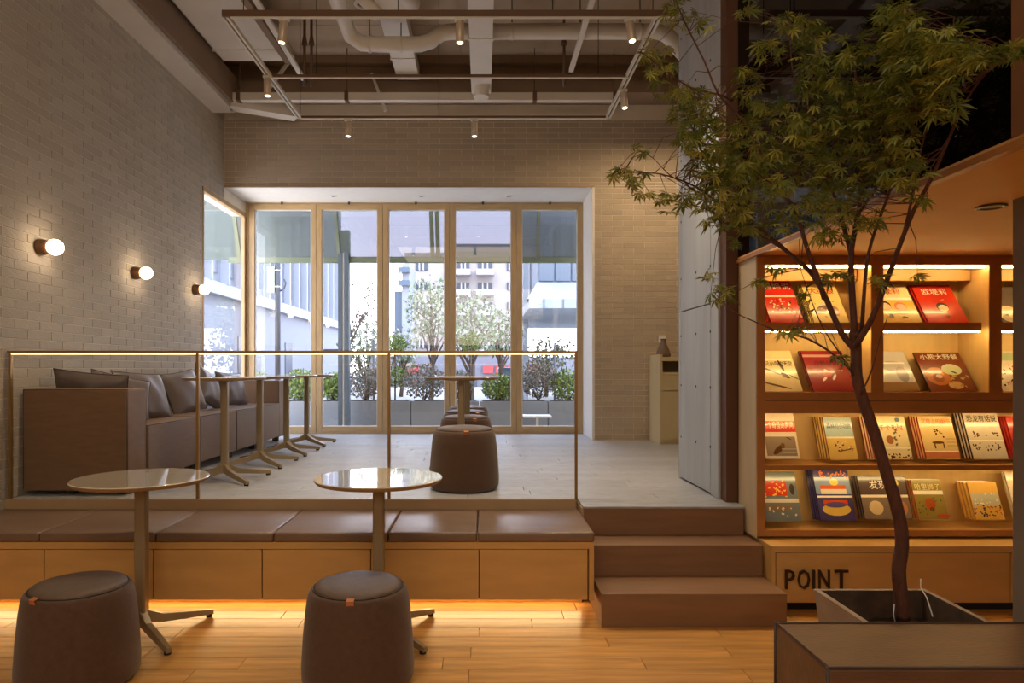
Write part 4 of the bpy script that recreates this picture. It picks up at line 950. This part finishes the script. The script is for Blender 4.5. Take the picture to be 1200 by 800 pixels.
BR = {
 'b1': ([(1004, 412), (985, 388), (966, 345), (950, 319), (925, 297), (900, 275), (878, 256), (858, 237), (837, 208), (821, 175), (812, 150)], 2.61, 2.75, 0.013, 0.003),
 'b2': ([(966, 350), (958, 325), (946, 292), (933, 250), (917, 225), (900, 195), (887, 167), (871, 142), (842, 110), (825, 71), (800, 21), (788, -12)], 2.60, 2.50, 0.010, 0.002),
 'b3': ([(1002, 395), (998, 335), (998, 292), (1006, 250), (1010, 208), (1006, 167), (1005, 112), (1000, 70)], 2.60, 2.50, 0.014, 0.003),
 'b4': ([(998, 300), (990, 270), (979, 233), (967, 192), (954, 146), (941, 110), (929, 83), (925, 30)], 2.59, 2.65, 0.009, 0.002),
 'b5': ([(1003, 405), (1022, 372), (1042, 321), (1054, 288), (1071, 246), (1090, 212), (1108, 172), (1130, 122), (1158, 83), (1196, 62)], 2.58, 1.80, 0.012, 0.002),
 'b6': ([(1010, 390), (1013, 340), (1018, 296), (1033, 250), (1058, 183), (1071, 137), (1066, 90), (1060, 40)], 2.58, 2.20, 0.008, 0.002),
 'b7': ([(950, 319), (930, 300), (905, 284), (870, 262), (825, 225), (800, 212), (775, 204), (750, 202), (724, 202)], 2.62, 2.5, 0.006, 0.0015),
 'b8': ([(858, 118), (846, 112), (822, 106), (804, 100), (775, 79), (750, 60)], 2.52, 2.4, 0.005, 0.0015),
 'b9': ([(1005, 442), (981, 418), (947, 397), (915, 389), (885, 377), (858, 364), (838, 344)], 2.62, 2.75, 0.006, 0.0015),
 'b10': ([(1054, 290), (1062, 262), (1070, 225), (1078, 180), (1092, 130), (1112, 80), (1118, 20)], 2.32, 2.02, 0.006, 0.0015),
 'b11': ([(1009, 462), (1022, 432), (1030, 400), (1040, 372)], 2.62, 2.5, 0.004, 0.001),
 'b12': ([(900, 275), (860, 268), (830, 246), (800, 238), (765, 232)], 2.66, 2.8, 0.004, 0.001),
 'b13': ([(1006, 250), (1030, 215), (1045, 170), (1040, 120), (1050, 70)], 2.56, 2.35, 0.006, 0.0015),
 'b14': ([(917, 225), (890, 205), (862, 190), (835, 165), (818, 140)], 2.6, 2.8, 0.005, 0.001),
 'b15': ([(967, 192), (985, 150), (982, 110), (965, 75), (955, 40)], 2.6, 2.5, 0.005, 0.001),
 'b16': ([(1000, 440), (985, 415), (965, 385), (950, 350), (938, 315)], 2.62, 2.5, 0.004, 0.001),
 'b17': ([(1071, 137), (1100, 100), (1125, 75)], 2.18, 2.0, 0.004, 0.001),
 'b18': ([(846, 262), (815, 225), (785, 205), (765, 185), (748, 176)], 2.6, 2.7, 0.003, 0.001),
}
skel = []
for k, (pts, d0, d1, r0, r1) in BR.items():
    Ds = ramp(d0, d1, len(pts)); Ds = [min(d, cap(p[0])-0.02) for p, d in zip(pts, Ds)]
    skel += chain(pts, Ds, r0, r1, 'branch', 7)
# maple leaf: seven pointed lobes, drooping
def leaf_mesh():
    lobes = [(-118, .42), (-78, .62), (-38, .88), (0, 1.0), (38, .88), (78, .62), (118, .42)]
    vs = [(0, 0, 0)]; fs = []
    s = 0.043
    for ang, L in lobes:
        a = math.radians(ang)
        def pt(r, da): return (math.sin(a+da)*r*s, math.cos(a+da)*r*s, -0.35*s*(r**2)+0.04*s*abs(da))
        b = len(vs)
        vs += [pt(L*0.52, -0.23), pt(L, 0), pt(L*0.52, 0.23)]
        fs += [(0, b+2, b+1, b)]
    return vs, fs
LV, LF = leaf_mesh()
M_leaf = [mat('leaf_olive', (128, 132, 52), 0.5, var=0.2, island=0.2, scale=20), mat('leaf_green', (96, 108, 42), 0.5, var=0.2, island=0.2, scale=20), mat('leaf_light', (164, 162, 72), 0.5, var=0.15, island=0.15, scale=20)]
for m_ in M_leaf:
    b_ = m_.node_tree.nodes['Principled BSDF']; b_.inputs['Transmission Weight'].default_value = 0.0
    n_ = m_.node_tree; o_ = [x for x in n_.nodes if x.type == 'OUTPUT_MATERIAL'][0]
    ts = n_.nodes.new('ShaderNodeBsdfTranslucent'); ts.inputs[0].default_value = tuple(min(1, v*1.3) for v in m_.diffuse_color[:3])+(1,)
    mxs = n_.nodes.new('ShaderNodeMixShader'); mxs.inputs[0].default_value = 0.35
    n_.links.new(b_.outputs[0], mxs.inputs[1]); n_.links.new(ts.outputs[0], mxs.inputs[2]); n_.links.new(mxs.outputs[0], o_.inputs[0])
clusters = [(735,203,20,8,12),(750,176,12,5,5),(742,214,14,5,5),(765,230,20,8,9),(790,238,20,10,12),(768,62,18,14,12),(795,15,20,16,14),(820,28,14,10,6),(778,86,20,12,14),
 (800,112,26,13,24),(818,130,28,22,55),(832,162,36,26,95),(846,192,40,26,95),(822,232,22,14,24),(852,252,28,16,38),(872,215,42,30,95),(905,150,36,34,85),
 (868,82,12,10,8),(878,104,16,16,16),(872,8,14,10,6),(905,60,18,14,14),(924,28,22,12,18),(950,45,22,26,44),(960,92,30,26,70),(930,190,42,34,100),(972,150,42,36,110),
 (1005,118,36,26,60),(1052,22,24,22,44),(1062,58,26,26,70),(1085,78,44,34,120),(1060,112,40,26,85),(1110,55,30,24,50),(1030,150,38,30,85),(1052,198,34,24,50),
 (992,208,42,30,80),(905,258,26,14,22),(958,248,36,20,42),(1012,255,26,12,18),(1150,66,30,7,22),(1184,58,16,6,14),(1105,128,24,14,20),(975,276,22,8,16),
 (979,324,18,6,12),(1028,330,10,8,8),(909,314,10,5,5),(893,329,8,4,4),(940,345,5,4,2),(935,386,24,5,16),(983,420,7,4,3),(845,342,14,10,10),(832,322,8,6,4),(1000,62,26,18,26),(1072,325,4,3,2),(878,268,14,8,8),(862,284,8,5,4),(1080,232,12,8,6)]
LR = random.Random(11)
leaves = []
for (cx_, cy_, rx, ry, nn) in clusters:
    for _ in range(int(nn*1.5)):
        a = LR.uniform(0, 2*PI); r = math.sqrt(LR.random())
        px = cx_+rx*r*math.cos(a)*1.08; py = cy_+ry*r*math.sin(a)*1.08
        D = leafD(px, LR)
        leaves.append((P(px, py, D), D))
# keep leaf hanging near twigs: short petiole towards the nearest skeleton point
leaves.sort(key=lambda l: l[1])
lmesh = []
for mi in range(3):
    me = bpy.data.meshes.new('leaf'); me.from_pydata(LV, [], LF); me.materials.append(M_leaf[mi]); me.update(); lmesh.append(me)
stf = MB(); tw = MB()
def kd():
    from mathutils.kdtree import KDTree
    t_ = KDTree(len(skel))
    for i, p in enumerate(skel): t_.insert(p, i)
    t_.balance(); return t_
KD = kd()
for i, (p, D) in enumerate(leaves):
    rot = Euler((LR.uniform(-0.9, 0.4), LR.uniform(-0.6, 0.6), LR.uniform(0, 2*PI)))
    s = LR.uniform(0.75, 1.25)
    mi = LR.choice([0, 0, 1, 1, 2])
    if i < 300:
        inst('leaf', lmesh[mi], maple, p-MO, rot, (s, s, s))
    else:
        M = Matrix.Translation(p-MO) @ rot.to_matrix().to_4x4() @ Matrix.Diagonal((s, s, s, 1))
        stf.add(LV, LF, mi, False, M)
    if i % 4 == 0:
        co, idx, dist = KD.find(p)
        if dist < 0.45:
            mid = (co+p)/2+Vector((LR.uniform(-.02, .02), LR.uniform(-.02, .02), LR.uniform(-.005, .03)))
            tw.tube([co-MO, mid-MO, p-MO], [0.0018, 0.0013, 0.0008], 4, cap=False)
tag(stf.build('foliage', M_leaf, maple), kind='stuff')
tag(tw.build('twigs', M_bark, maple), kind='stuff')

# ---------------------------------------------------------------- outdoors
GZ = 0.42
M_ground = mat('paving_outdoor', (156, 154, 152), 0.8, var=0.08, scale=1)
structure(MB().box(-60, 60, 8.62, 140, GZ-0.2, GZ).build('floor_outdoor', M_ground))
M_pgrey = mat('planter_grey', (140, 144, 150), 0.7, var=0.08, scale=3)
M_stem = mat('shrub_stem', (88, 74, 64), 0.8)
def foliage(name, c, rx, rz, n, cols, size, parent, seed, hollow=0.0):
    rr = random.Random(seed); mb = MB()
    for _ in range(n):
        a = rr.uniform(0, 2*PI); cz_ = rr.uniform(-1, 1); r = (1-hollow*rr.random())*rr.random()**0.35
        d = math.sqrt(1-cz_*cz_)
        p = Vector((c[0]+rx*r*d*math.cos(a), c[1]+rx*r*d*math.sin(a), c[2]+rz*r*cz_))
        M = Matrix.Translation(p) @ Euler((rr.uniform(0, 6), rr.uniform(0, 6), rr.uniform(0, 6))).to_matrix().to_4x4()
        s = size*rr.uniform(.6, 1.4)
        mb.add([(-s/2, 0, 0), (0, -s*.28, 0), (s/2, 0, 0), (0, s*.28, 0)], [(0, 1, 2, 3)], rr.randrange(len(cols)), False, M)
    o = mb.build(name, cols, parent); o.location = -Vector(parent.location); tag(o, kind='stuff'); return o
GR = [mat('shrub_green', (110, 132, 50), 0.6), mat('shrub_lime', (150, 164, 76), 0.6), mat('shrub_deep', (88, 112, 54), 0.6)]
GY = [mat('shrub_grey', (126, 122, 110), 0.7), mat('shrub_olive', (96, 102, 80), 0.7), mat('shrub_pink', (150, 130, 120), 0.7)]
WG = [mat('tree_pale', (134, 146, 114), 0.7), mat('tree_mid', (100, 116, 78), 0.7), mat('tree_white', (166, 166, 154), 0.7)]
k0 = -0.05
pos = ['far left', 'second from the left', 'third from the left', 'fourth from the left', 'fifth from the left', 'sixth from the left', 'seventh from the left', 'rightmost']
for i, k in enumerate(range(-4, 3)):
    a = k0+k*0.965
    o = tag(MB().box(a+0.006, a+0.959, 9.6, 10.05, GZ, 0.865, bev=0.004).build('outdoor_planter', M_pgrey), 'grey box planter outside the window, %s' % pos[i], 'planter', 'grey planters outside')
    tag(MB().box(a+0.04, a+0.925, 9.64, 10.01, 0.862, 0.869).build('soil', M_soil, o), kind='stuff')
shr = [(352, 0.27, 0.24, 'G', 'green shrub in the planter seen past the sofa end'), (392, 0.20, 0.22, 'G', 'bright green shrub left of the grey-brown bush'),
       (428, 0.30, 0.24, 'Y', 'grey-brown bush in the second window pane'), (497, 0.36, 0.26, 'Y', 'large grey-brown bush behind the platform table'),
       (538, 0.22, 0.22, 'Y', 'grey-brown bush half hidden by the mullion and the table post'), (585, 0.27, 0.20, 'G', 'spreading lime green shrub in the fourth window pane'),
       (631, 0.27, 0.30, 'Y', 'tall pinkish-grey bush in the right window pane'), (664, 0.26, 0.24, 'G', 'green shrub at the right end behind the railing post'),
       (300, 0.25, 0.22, 'G', 'green shrub behind the corner of the window bay')]
for i, (px, rx, rz, kd_, lab) in enumerate(shr):
    x = X_(px, 9.82)
    r = empty('planter_shrub', (x, 9.82, 0.86), label=lab, cat='shrub', group='shrubs in the outdoor planters')
    lo_ = 0.5 if kd_ == 'Y' else 0.8
    foliage('foliage', (x, 9.82, 0.88+rz*(1.0 if kd_ == 'Y' else 0.85)), rx, rz, 1700 if kd_ == 'G' else 1900, GR if kd_ == 'G' else GY, 0.04 if kd_ == 'G' else 0.036, r, 100+i)
    mb = MB(); rr = random.Random(i)
    for _ in range(9):
        mb.tube([(0, 0, 0), (rr.uniform(-.5, .5)*rx, rr.uniform(-.3, .3)*rx, rz*0.7), (rr.uniform(-.9, .9)*rx, rr.uniform(-.6, .6)*rx, rz*1.6)], [0.007, 0.005, 0.003], 5)
    inst('stem', mb.mesh('stem', M_stem), r)
for (px, balls, lab) in ((463, ((404, 0.17), (441, 0.19)), 'clipped topiary of two green balls on one stem outside'), (551, ((401, 0.17),), 'single ball topiary on a thin stem outside')):
    x = X_(px, 9.9)
    r = empty('topiary', (x, 9.9, 0.865), label=lab, cat='topiary')
    for j, (py, rad) in enumerate(balls):
        foliage('foliage', P(px, py, 9.9), rad, rad*0.85, 900, GR, 0.03, r, 300+j+px)
    inst('stem', MB().tube([(0, 0, 0), (0, 0, P(px, balls[0][0], 9.9).z-0.865)], 0.012, 8).mesh('stem', M_stem), r)
# H-section steel column in front of the planters
hc = tag(MB().box(X_(397, 9.3), X_(402, 9.3), 9.25, 9.37, GZ, 3.2).box(X_(404, 9.3), X_(409.5, 9.3), 9.25, 9.37, GZ, 3.2).build('steel_column', mat('steel_blue', (88, 100, 112), 0.5)), 'blue-grey steel column with a pale slot outside the second pane', 'column')
MB().box(X_(402, 9.3), X_(404, 9.3), 9.26, 9.36, GZ, 3.2).build('web', M_white, hc)
# dark lamp pole with control box
pole = empty('utility_pole', (X_(325.5, 11), 11, GZ), label='dark round pole with a pale green control box outside the first pane', cat='pole')
M_pole = mat('pole_dark', (66, 66, 70), 0.5)
part(MB().tube([(X_(325.5, 11), 11, GZ), (X_(325.5, 11), 11, 3.75)], 0.042, 16), 'shaft', M_pole, pole)
part(MB().box(X_(314, 11), X_(322.5, 11), 10.95, 11.1, P(0, 343, 11).z, P(0, 313, 11).z, bev=0.005), 'control_box', mat('box_green', (186, 192, 172), 0.6), pole)
part(MB().tube([P(328, 341, 11), P(333, 338, 11), P(335, 332, 11), P(333, 327, 11)], 0.012, 8), 'hook', M_pole, pole)
for py in (317, 336): part(MB().tube([(X_(325.5, 11), 11, P(0, py, 11).z-0.01), (X_(325.5, 11), 11, P(0, py, 11).z+0.01)], 0.046, 16), 'band', M_white, pole)
for py in (260, 279): part(MB().bar(P(312, py, 11), P(355, py, 11), 0.03, 0.03), 'cross_arm', M_pole, pole)
# white outdoor bench table
tb = empty('garden_table', (X_(629, 9.3), 9.3, GZ), label='low white table standing before the planters outside the right pane', cat='table')
part(MB().box(X_(613, 9.3), X_(645, 9.3), 9.1, 9.45, 0.665, 0.69), 'tabletop', M_white, tb)
part(MB().box(X_(628, 9.3), X_(631, 9.3), 9.26, 9.3, GZ, 0.665), 'leg', M_white, tb)
# sloping mesh awning
def mesh_fabric():
    m = bpy.data.materials.new('awning_mesh'); m.use_nodes = True; n = m.node_tree; n.nodes.clear(); L = n.links
    o = n.nodes.new('ShaderNodeOutputMaterial'); mx = n.nodes.new('ShaderNodeMixShader'); mx.inputs[0].default_value = 0.55
    t = n.nodes.new('ShaderNodeBsdfTransparent'); t.inputs[0].default_value = (0.17, 0.17, 0.22, 1)
    d = n.nodes.new('ShaderNodeBsdfDiffuse'); d.inputs[0].default_value = lin((132, 144, 138))
    L.new(t.outputs[0], mx.inputs[1]); L.new(d.outputs[0], mx.inputs[2]); L.new(mx.outputs[0], o.inputs[0]); return m
M_mesh = mesh_fabric(); M_sage = mat('sage_frame', (112, 122, 100), 0.6)
aw = empty('mesh_awning', (-0.8, 9.3, 2.7), label='sloping grey mesh awning with sage green frame outside the tall windows', cat='awning')
def pa(px, t_):   # t_ 0 bottom hem, 1 top
    Yb, Yt = 9.3, 8.95
    zb, zt = P(0, 304.5, Yb).z, 3.62
    xb = (px-VX)*Yb/F
    return Vector((xb, Yb+(Yt-Yb)*t_, zb+(zt-zb)*t_))
segs = [(150, 281.5), (281.5, 397.5), (397.5, 510), (510, 629.5), (629.5, 760)]
for a, b in segs:
    v0, v1, v2, v3 = pa(a, 0), pa(b, 0), pa(b, 1), pa(a, 1)
    part(MB().add([v0, v1, v2, v3, v0+Vector((0, .003, 0)), v1+Vector((0, .003, 0)), v2+Vector((0, .003, 0)), v3+Vector((0, .003, 0))], [(0, 1, 2, 3)]), 'mesh_panel', M_mesh, aw)
part(MB().bar(pa(268, 0), pa(760, 0), 0.03, 0.085), 'hem_bar', M_sage, aw)
for px, ww in ((281.5, 0.05), (397.5, 0.045), (507, 0.055), (513.5, 0.055), (629.5, 0.04)):
    part(MB().bar(pa(px, 0), pa(px, 1), ww, 0.03), 'rafter', M_sage, aw)
# left grey office block receding
FX = -6.6
ob = empty('office_block', (FX-2, 25, GZ), label='grey office block with vertical fins receding outside the left panes', cat='building')
M_ob = mat('office_wall', (134, 138, 148), 0.7, var=0.04, scale=1); M_obd = mat('office_glass', (84, 96, 110), 0.25); M_obw = mat('office_fin', (170, 174, 182), 0.6)
part(MB().box(FX-4, FX-0.05, 9.3, 32, GZ, 14), 'wall', M_ob, ob)
part(MB().box(FX-0.05, FX+0.12, 9.3, 32, 3.15, 3.45), 'ledge', M_obw, ob)
yy = 9.6
while yy < 31.5:
    part(MB().box(FX-0.05, FX-0.02, yy+0.25, yy+0.85, 3.7, 7.5), 'window', M_obd, ob)
    part(MB().box(FX-0.05, FX+0.16, yy, yy+0.10, 3.45, 11), 'fin', M_obw, ob)
    if int(yy*2) % 3 == 0: part(MB().box(FX-0.05, FX-0.02, yy+0.1, yy+0.9, GZ, 2.2), 'doorway', M_obd, ob)
    yy += 1.1
mb = MB()
for k in range(9): part(MB().bar((FX+0.05, 14.2, 3.65+k*0.14), (FX+0.05, 15.2, 3.65+k*0.14), 0.04, 0.06), 'louvre', M_obw, ob)
part(MB().box(FX-0.05, FX+0.9, 27, 27.3, 1.9, 2.1), 'porch', M_pole, ob)
# right white canopy building
cbx = empty('canopy_building', (3.5, 17, GZ), label='white panelled building with a projecting canopy outside the right pane', cat='building')
M_cbw = mat('canopy_panel', (146, 152, 160), 0.6, var=0.03)
part(MB().box(X_(620, 16), 9, 16, 24, P(0, 361, 16).z, P(0, 350, 16).z), 'fascia', M_cbw, cbx)
v = [Vector((X_(618, 16), 16, P(0, 350, 16).z)), Vector((9, 16, P(0, 350, 16).z)), Vector((9, 17.5, P(0, 330, 17.5).z)), Vector((X_(630, 17.5), 17.5, P(0, 330, 17.5).z))]
part(MB().add(v+[p+Vector((0, .3, -.05)) for p in v], [(0, 1, 2, 3), (4, 7, 6, 5), (0, 3, 7, 4)]), 'sloped_panel', M_cbw, cbx)
part(MB().box(X_(630, 17.5), 9, 17.5, 24, P(0, 332, 17.5).z, 12), 'wall', M_ob, cbx)
for k in range(6):
    a = X_(632, 17.4)+k*0.42
    part(MB().box(a, a+0.38, 17.42, 17.5, P(0, 329, 17.4).z, P(0, 306, 17.4).z+0.1), 'window', M_obd, cbx)
    part(MB().box(a, a+0.38, 17.42, 17.5, P(0, 300, 17.4).z, P(0, 262, 17.4).z), 'window', M_obd, cbx)
for k in range(5): part(MB().box(X_(620, 15.98)+0.35+k*0.45, X_(620, 15.98)+0.36+k*0.45, 15.97, 16.0, P(0, 361, 16).z, P(0, 350, 16).z), 'joint', M_obd, cbx)
part(MB().box(X_(613, 20), X_(619, 20), 20, 20.4, GZ, 9), 'pillar', M_cbw, cbx)
# apartment block
AD = 52
ap = empty('apartment_block', (0, AD, GZ), label='pink-white apartment block with rows of windows and balconies beyond the street', cat='building')
M_ap = mat('apartment_wall', (152, 145, 142), 0.8, var=0.04, scale=0.3); M_apb = mat('apartment_balcony', (172, 164, 160), 0.8); M_apw = mat('apartment_window', (46, 60, 74), 0.3)
M_roof = mat('apartment_roof', (128, 120, 124), 0.8)
part(MB().box(X_(474, AD), X_(612, AD), AD, AD+9, GZ, P(0, 296, AD).z), 'wall', M_ap, ap)
part(MB().box(X_(528, AD), X_(600, AD), AD-0.5, AD+9, P(0, 296, AD).z, P(0, 287, AD).z), 'roof', M_roof, ap)
for py in (313, 336, 359, 382, 404):
    for (a, b, bal) in ((487, 501, 0), (536, 550, 1), (560, 577, 1), (594, 602, 0)):
        wn = part(MB().box(X_(a, AD), X_(b, AD), AD-0.12, AD, P(0, py+4, AD).z, P(0, py-5, AD).z), 'window', M_apw, ap)
        for c_ in ((a*2+b)/3, (a+2*b)/3):
            q_ = part(MB().box(X_(c_, AD)-0.05, X_(c_, AD)+0.05, AD-0.16, AD-0.11, P(0, py+4, AD).z, P(0, py-5, AD).z), 'mullion', M_apb, wn); q_.location = (0, 0, 0)
        if bal: part(MB().box(X_(a-1.5, AD), X_(b+1.5, AD), AD-1.2, AD, P(0, py+11, AD).z, P(0, py+4.5, AD).z), 'balcony', M_apb, ap)
part(MB().box(X_(524, AD), X_(531, AD), AD-0.4, AD, GZ, P(0, 297, AD).z), 'pier', M_roof, ap)
# second tower
AD2 = 46
ap2 = empty('corner_tower', (X_(470, AD2), AD2, GZ), label='grey-blue stepped tower left of the apartment block', cat='building')
part(MB().box(X_(462, AD2), X_(478, AD2), AD2, AD2+4, GZ, P(0, 341, AD2).z), 'wall', M_obd, ap2)
part(MB().box(X_(472, AD2), X_(480, AD2), AD2-0.5, AD2+4, GZ, P(0, 310, AD2).z), 'wall', M_ob, ap2)
for py in (318, 333): part(MB().box(X_(468, AD2), X_(481, AD2), AD2-0.9, AD2, P(0, py+3, AD2).z, P(0, py-3, AD2).z), 'balcony', M_obd, ap2)
# street shops with a red sign band
sh = empty('street_shops', (0, 34, GZ), label='low row of street shops with a red and white sign band', cat='building')
part(MB().box(X_(430, 34), X_(700, 34), 34, 36, GZ, P(0, 418, 34).z), 'wall', mat('shop_wall', (136, 136, 146), 0.7, var=0.1), sh)
M_red = mat('sign_red', (206, 84, 84), 0.6)
for a, b in ((470, 490), (566, 578), (581, 592), (595, 603), (618, 632)):
    part(MB().box(X_(a, 33.8), X_(b, 33.8), 33.8, 34, P(0, 437, 34).z, P(0, 428, 34).z), 'sign_panel', M_red, sh)
for a in (440, 500, 520, 545, 610, 650, 670):
    part(MB().box(X_(a, 33.8), X_(a+14, 33.8), 33.85, 34, GZ, P(0, 440, 34).z), 'shop_window', M_obd, sh)
# parked dark van
vn = empty('parked_van', (X_(592, 20), 20, GZ), label='dark blue parked van on the street right of the middle', cat='car')
M_van = mat('van_blue', (70, 80, 100), 0.35)
part(MB().box(X_(584, 20), X_(603, 20), 20, 21.6, GZ+0.18, P(0, 430, 20).z, bev=0.06), 'body', M_van, vn)
part(MB().box(X_(586, 20), X_(601, 20), 19.985, 20.0, 0.98, 1.25), 'windscreen', M_obd, vn)
for px in (587, 600):
    part(MB().lathe([(0.16, 0), (0.16, 0.12)], 18, M=Matrix.Translation((X_(px, 20), 20.0, GZ+0.16)) @ Matrix.Rotation(-PI/2, 4, 'X')), 'wheel', M_foot, vn)
# street trees
def street_tree(px, D, ztop_py, rx, zbot_py, lab, n, cols, seed):
    x = X_(px, D); r = empty('street_tree', (x, D, GZ), label=lab, cat='tree', group='trees beyond the planters')
    zt, zb_ = P(0, ztop_py, D).z, P(0, zbot_py, D).z
    foliage('foliage', (x, D, (zt+zb_)/2), rx, (zt-zb_)/2, n, cols, 0.10*D/16, r, seed, 0.2)
    rr = random.Random(seed); mb = MB().tube([(0, 0, 0), (0.05, 0, (zb_-GZ)*0.9), (-0.02, 0, (zt-GZ)*0.9)], [0.07, 0.05, 0.012], 7)
    for _ in range(10):
        z_ = (zb_-GZ)*rr.uniform(0.5, 1.1); mb.tube([(0, 0, z_), (rr.uniform(-.5, .5)*rx, rr.uniform(-.5, .5)*rx, z_+(zt-zb_)*.4), (rr.uniform(-.9, .9)*rx, rr.uniform(-.6, .6)*rx, z_+(zt-zb_)*.7)], [0.03, 0.018, 0.008], 5)
    inst('trunk', mb.mesh('trunk', M_stem), r)
street_tree(505, 17, 320, 0.75, 405, 'tall pale green street tree seen in the third pane', 900, WG, 41)
street_tree(552, 16, 335, 0.85, 425, 'pale leafy street tree in front of the apartment block', 1100, WG, 42)
street_tree(585, 19, 362, 0.8, 420, 'low whitish street tree right of the leafy one', 700, WG, 43)
street_tree(430, 20, 370, 0.9, 440, 'green tree behind the grey-brown bush in the second pane', 800, WG, 44)
street_tree(470, 22, 380, 0.7, 440, 'small street tree behind the double ball topiary', 500, WG, 45)
street_tree(640, 22, 392, 1.2, 440, 'spreading bare-branched tree under the white canopy', 500, WG, 46)
bt = empty('bare_tree', (X_(415, 13), 13, GZ), label='bare budding branches rising in the second window pane', cat='tree')
mb = MB(); b0 = Vector(bt.location)
for pts in ([(408, 487), (411, 400), (418, 370), (430, 340), (433, 330)], [(411, 402), (422, 378), (436, 358), (440, 350)], [(412, 395), (406, 350), (405, 325)], [(420, 378), (428, 366), (428, 352)]):
    mb.tube([P(a, b, 13)-b0 for a, b in pts], [0.02, 0.014, 0.01, 0.006, 0.004][:len(pts)], 6)
inst('branch', mb.mesh('branch', M_stem), bt)
rr = random.Random(5); mb = MB()
for _ in range(90):
    a, b = rr.choice([(430, 342), (436, 360), (424, 372), (407, 340), (412, 380), (418, 372)])
    mb.sphere(P(a+rr.uniform(-7, 7), b+rr.uniform(-10, 10), 13)-b0, 0.018, 5, 4, sz=1.4)
tag(inst('buds', mb.mesh('buds', M_stem), bt), kind='stuff')
# two lamp posts on the street
for px, D, top, lab in ((650, 15, 402, 'thin dark bollard post outside near the right pane'), (438, 14, 398, 'thin dark signpost outside beside the second mullion')):
    o = tag(MB().tube([(X_(px, D), D, GZ), (X_(px, D), D, P(0, top, D).z)], 0.025, 10).build('street_post', M_pole), lab, 'post')
    MB().bar(P(px, top+2, D), P(px+5, top+2, D), 0.03, 0.03).build('arm', M_pole, o)

# smooth edges on bevelled boxes is not needed; cast no unused data
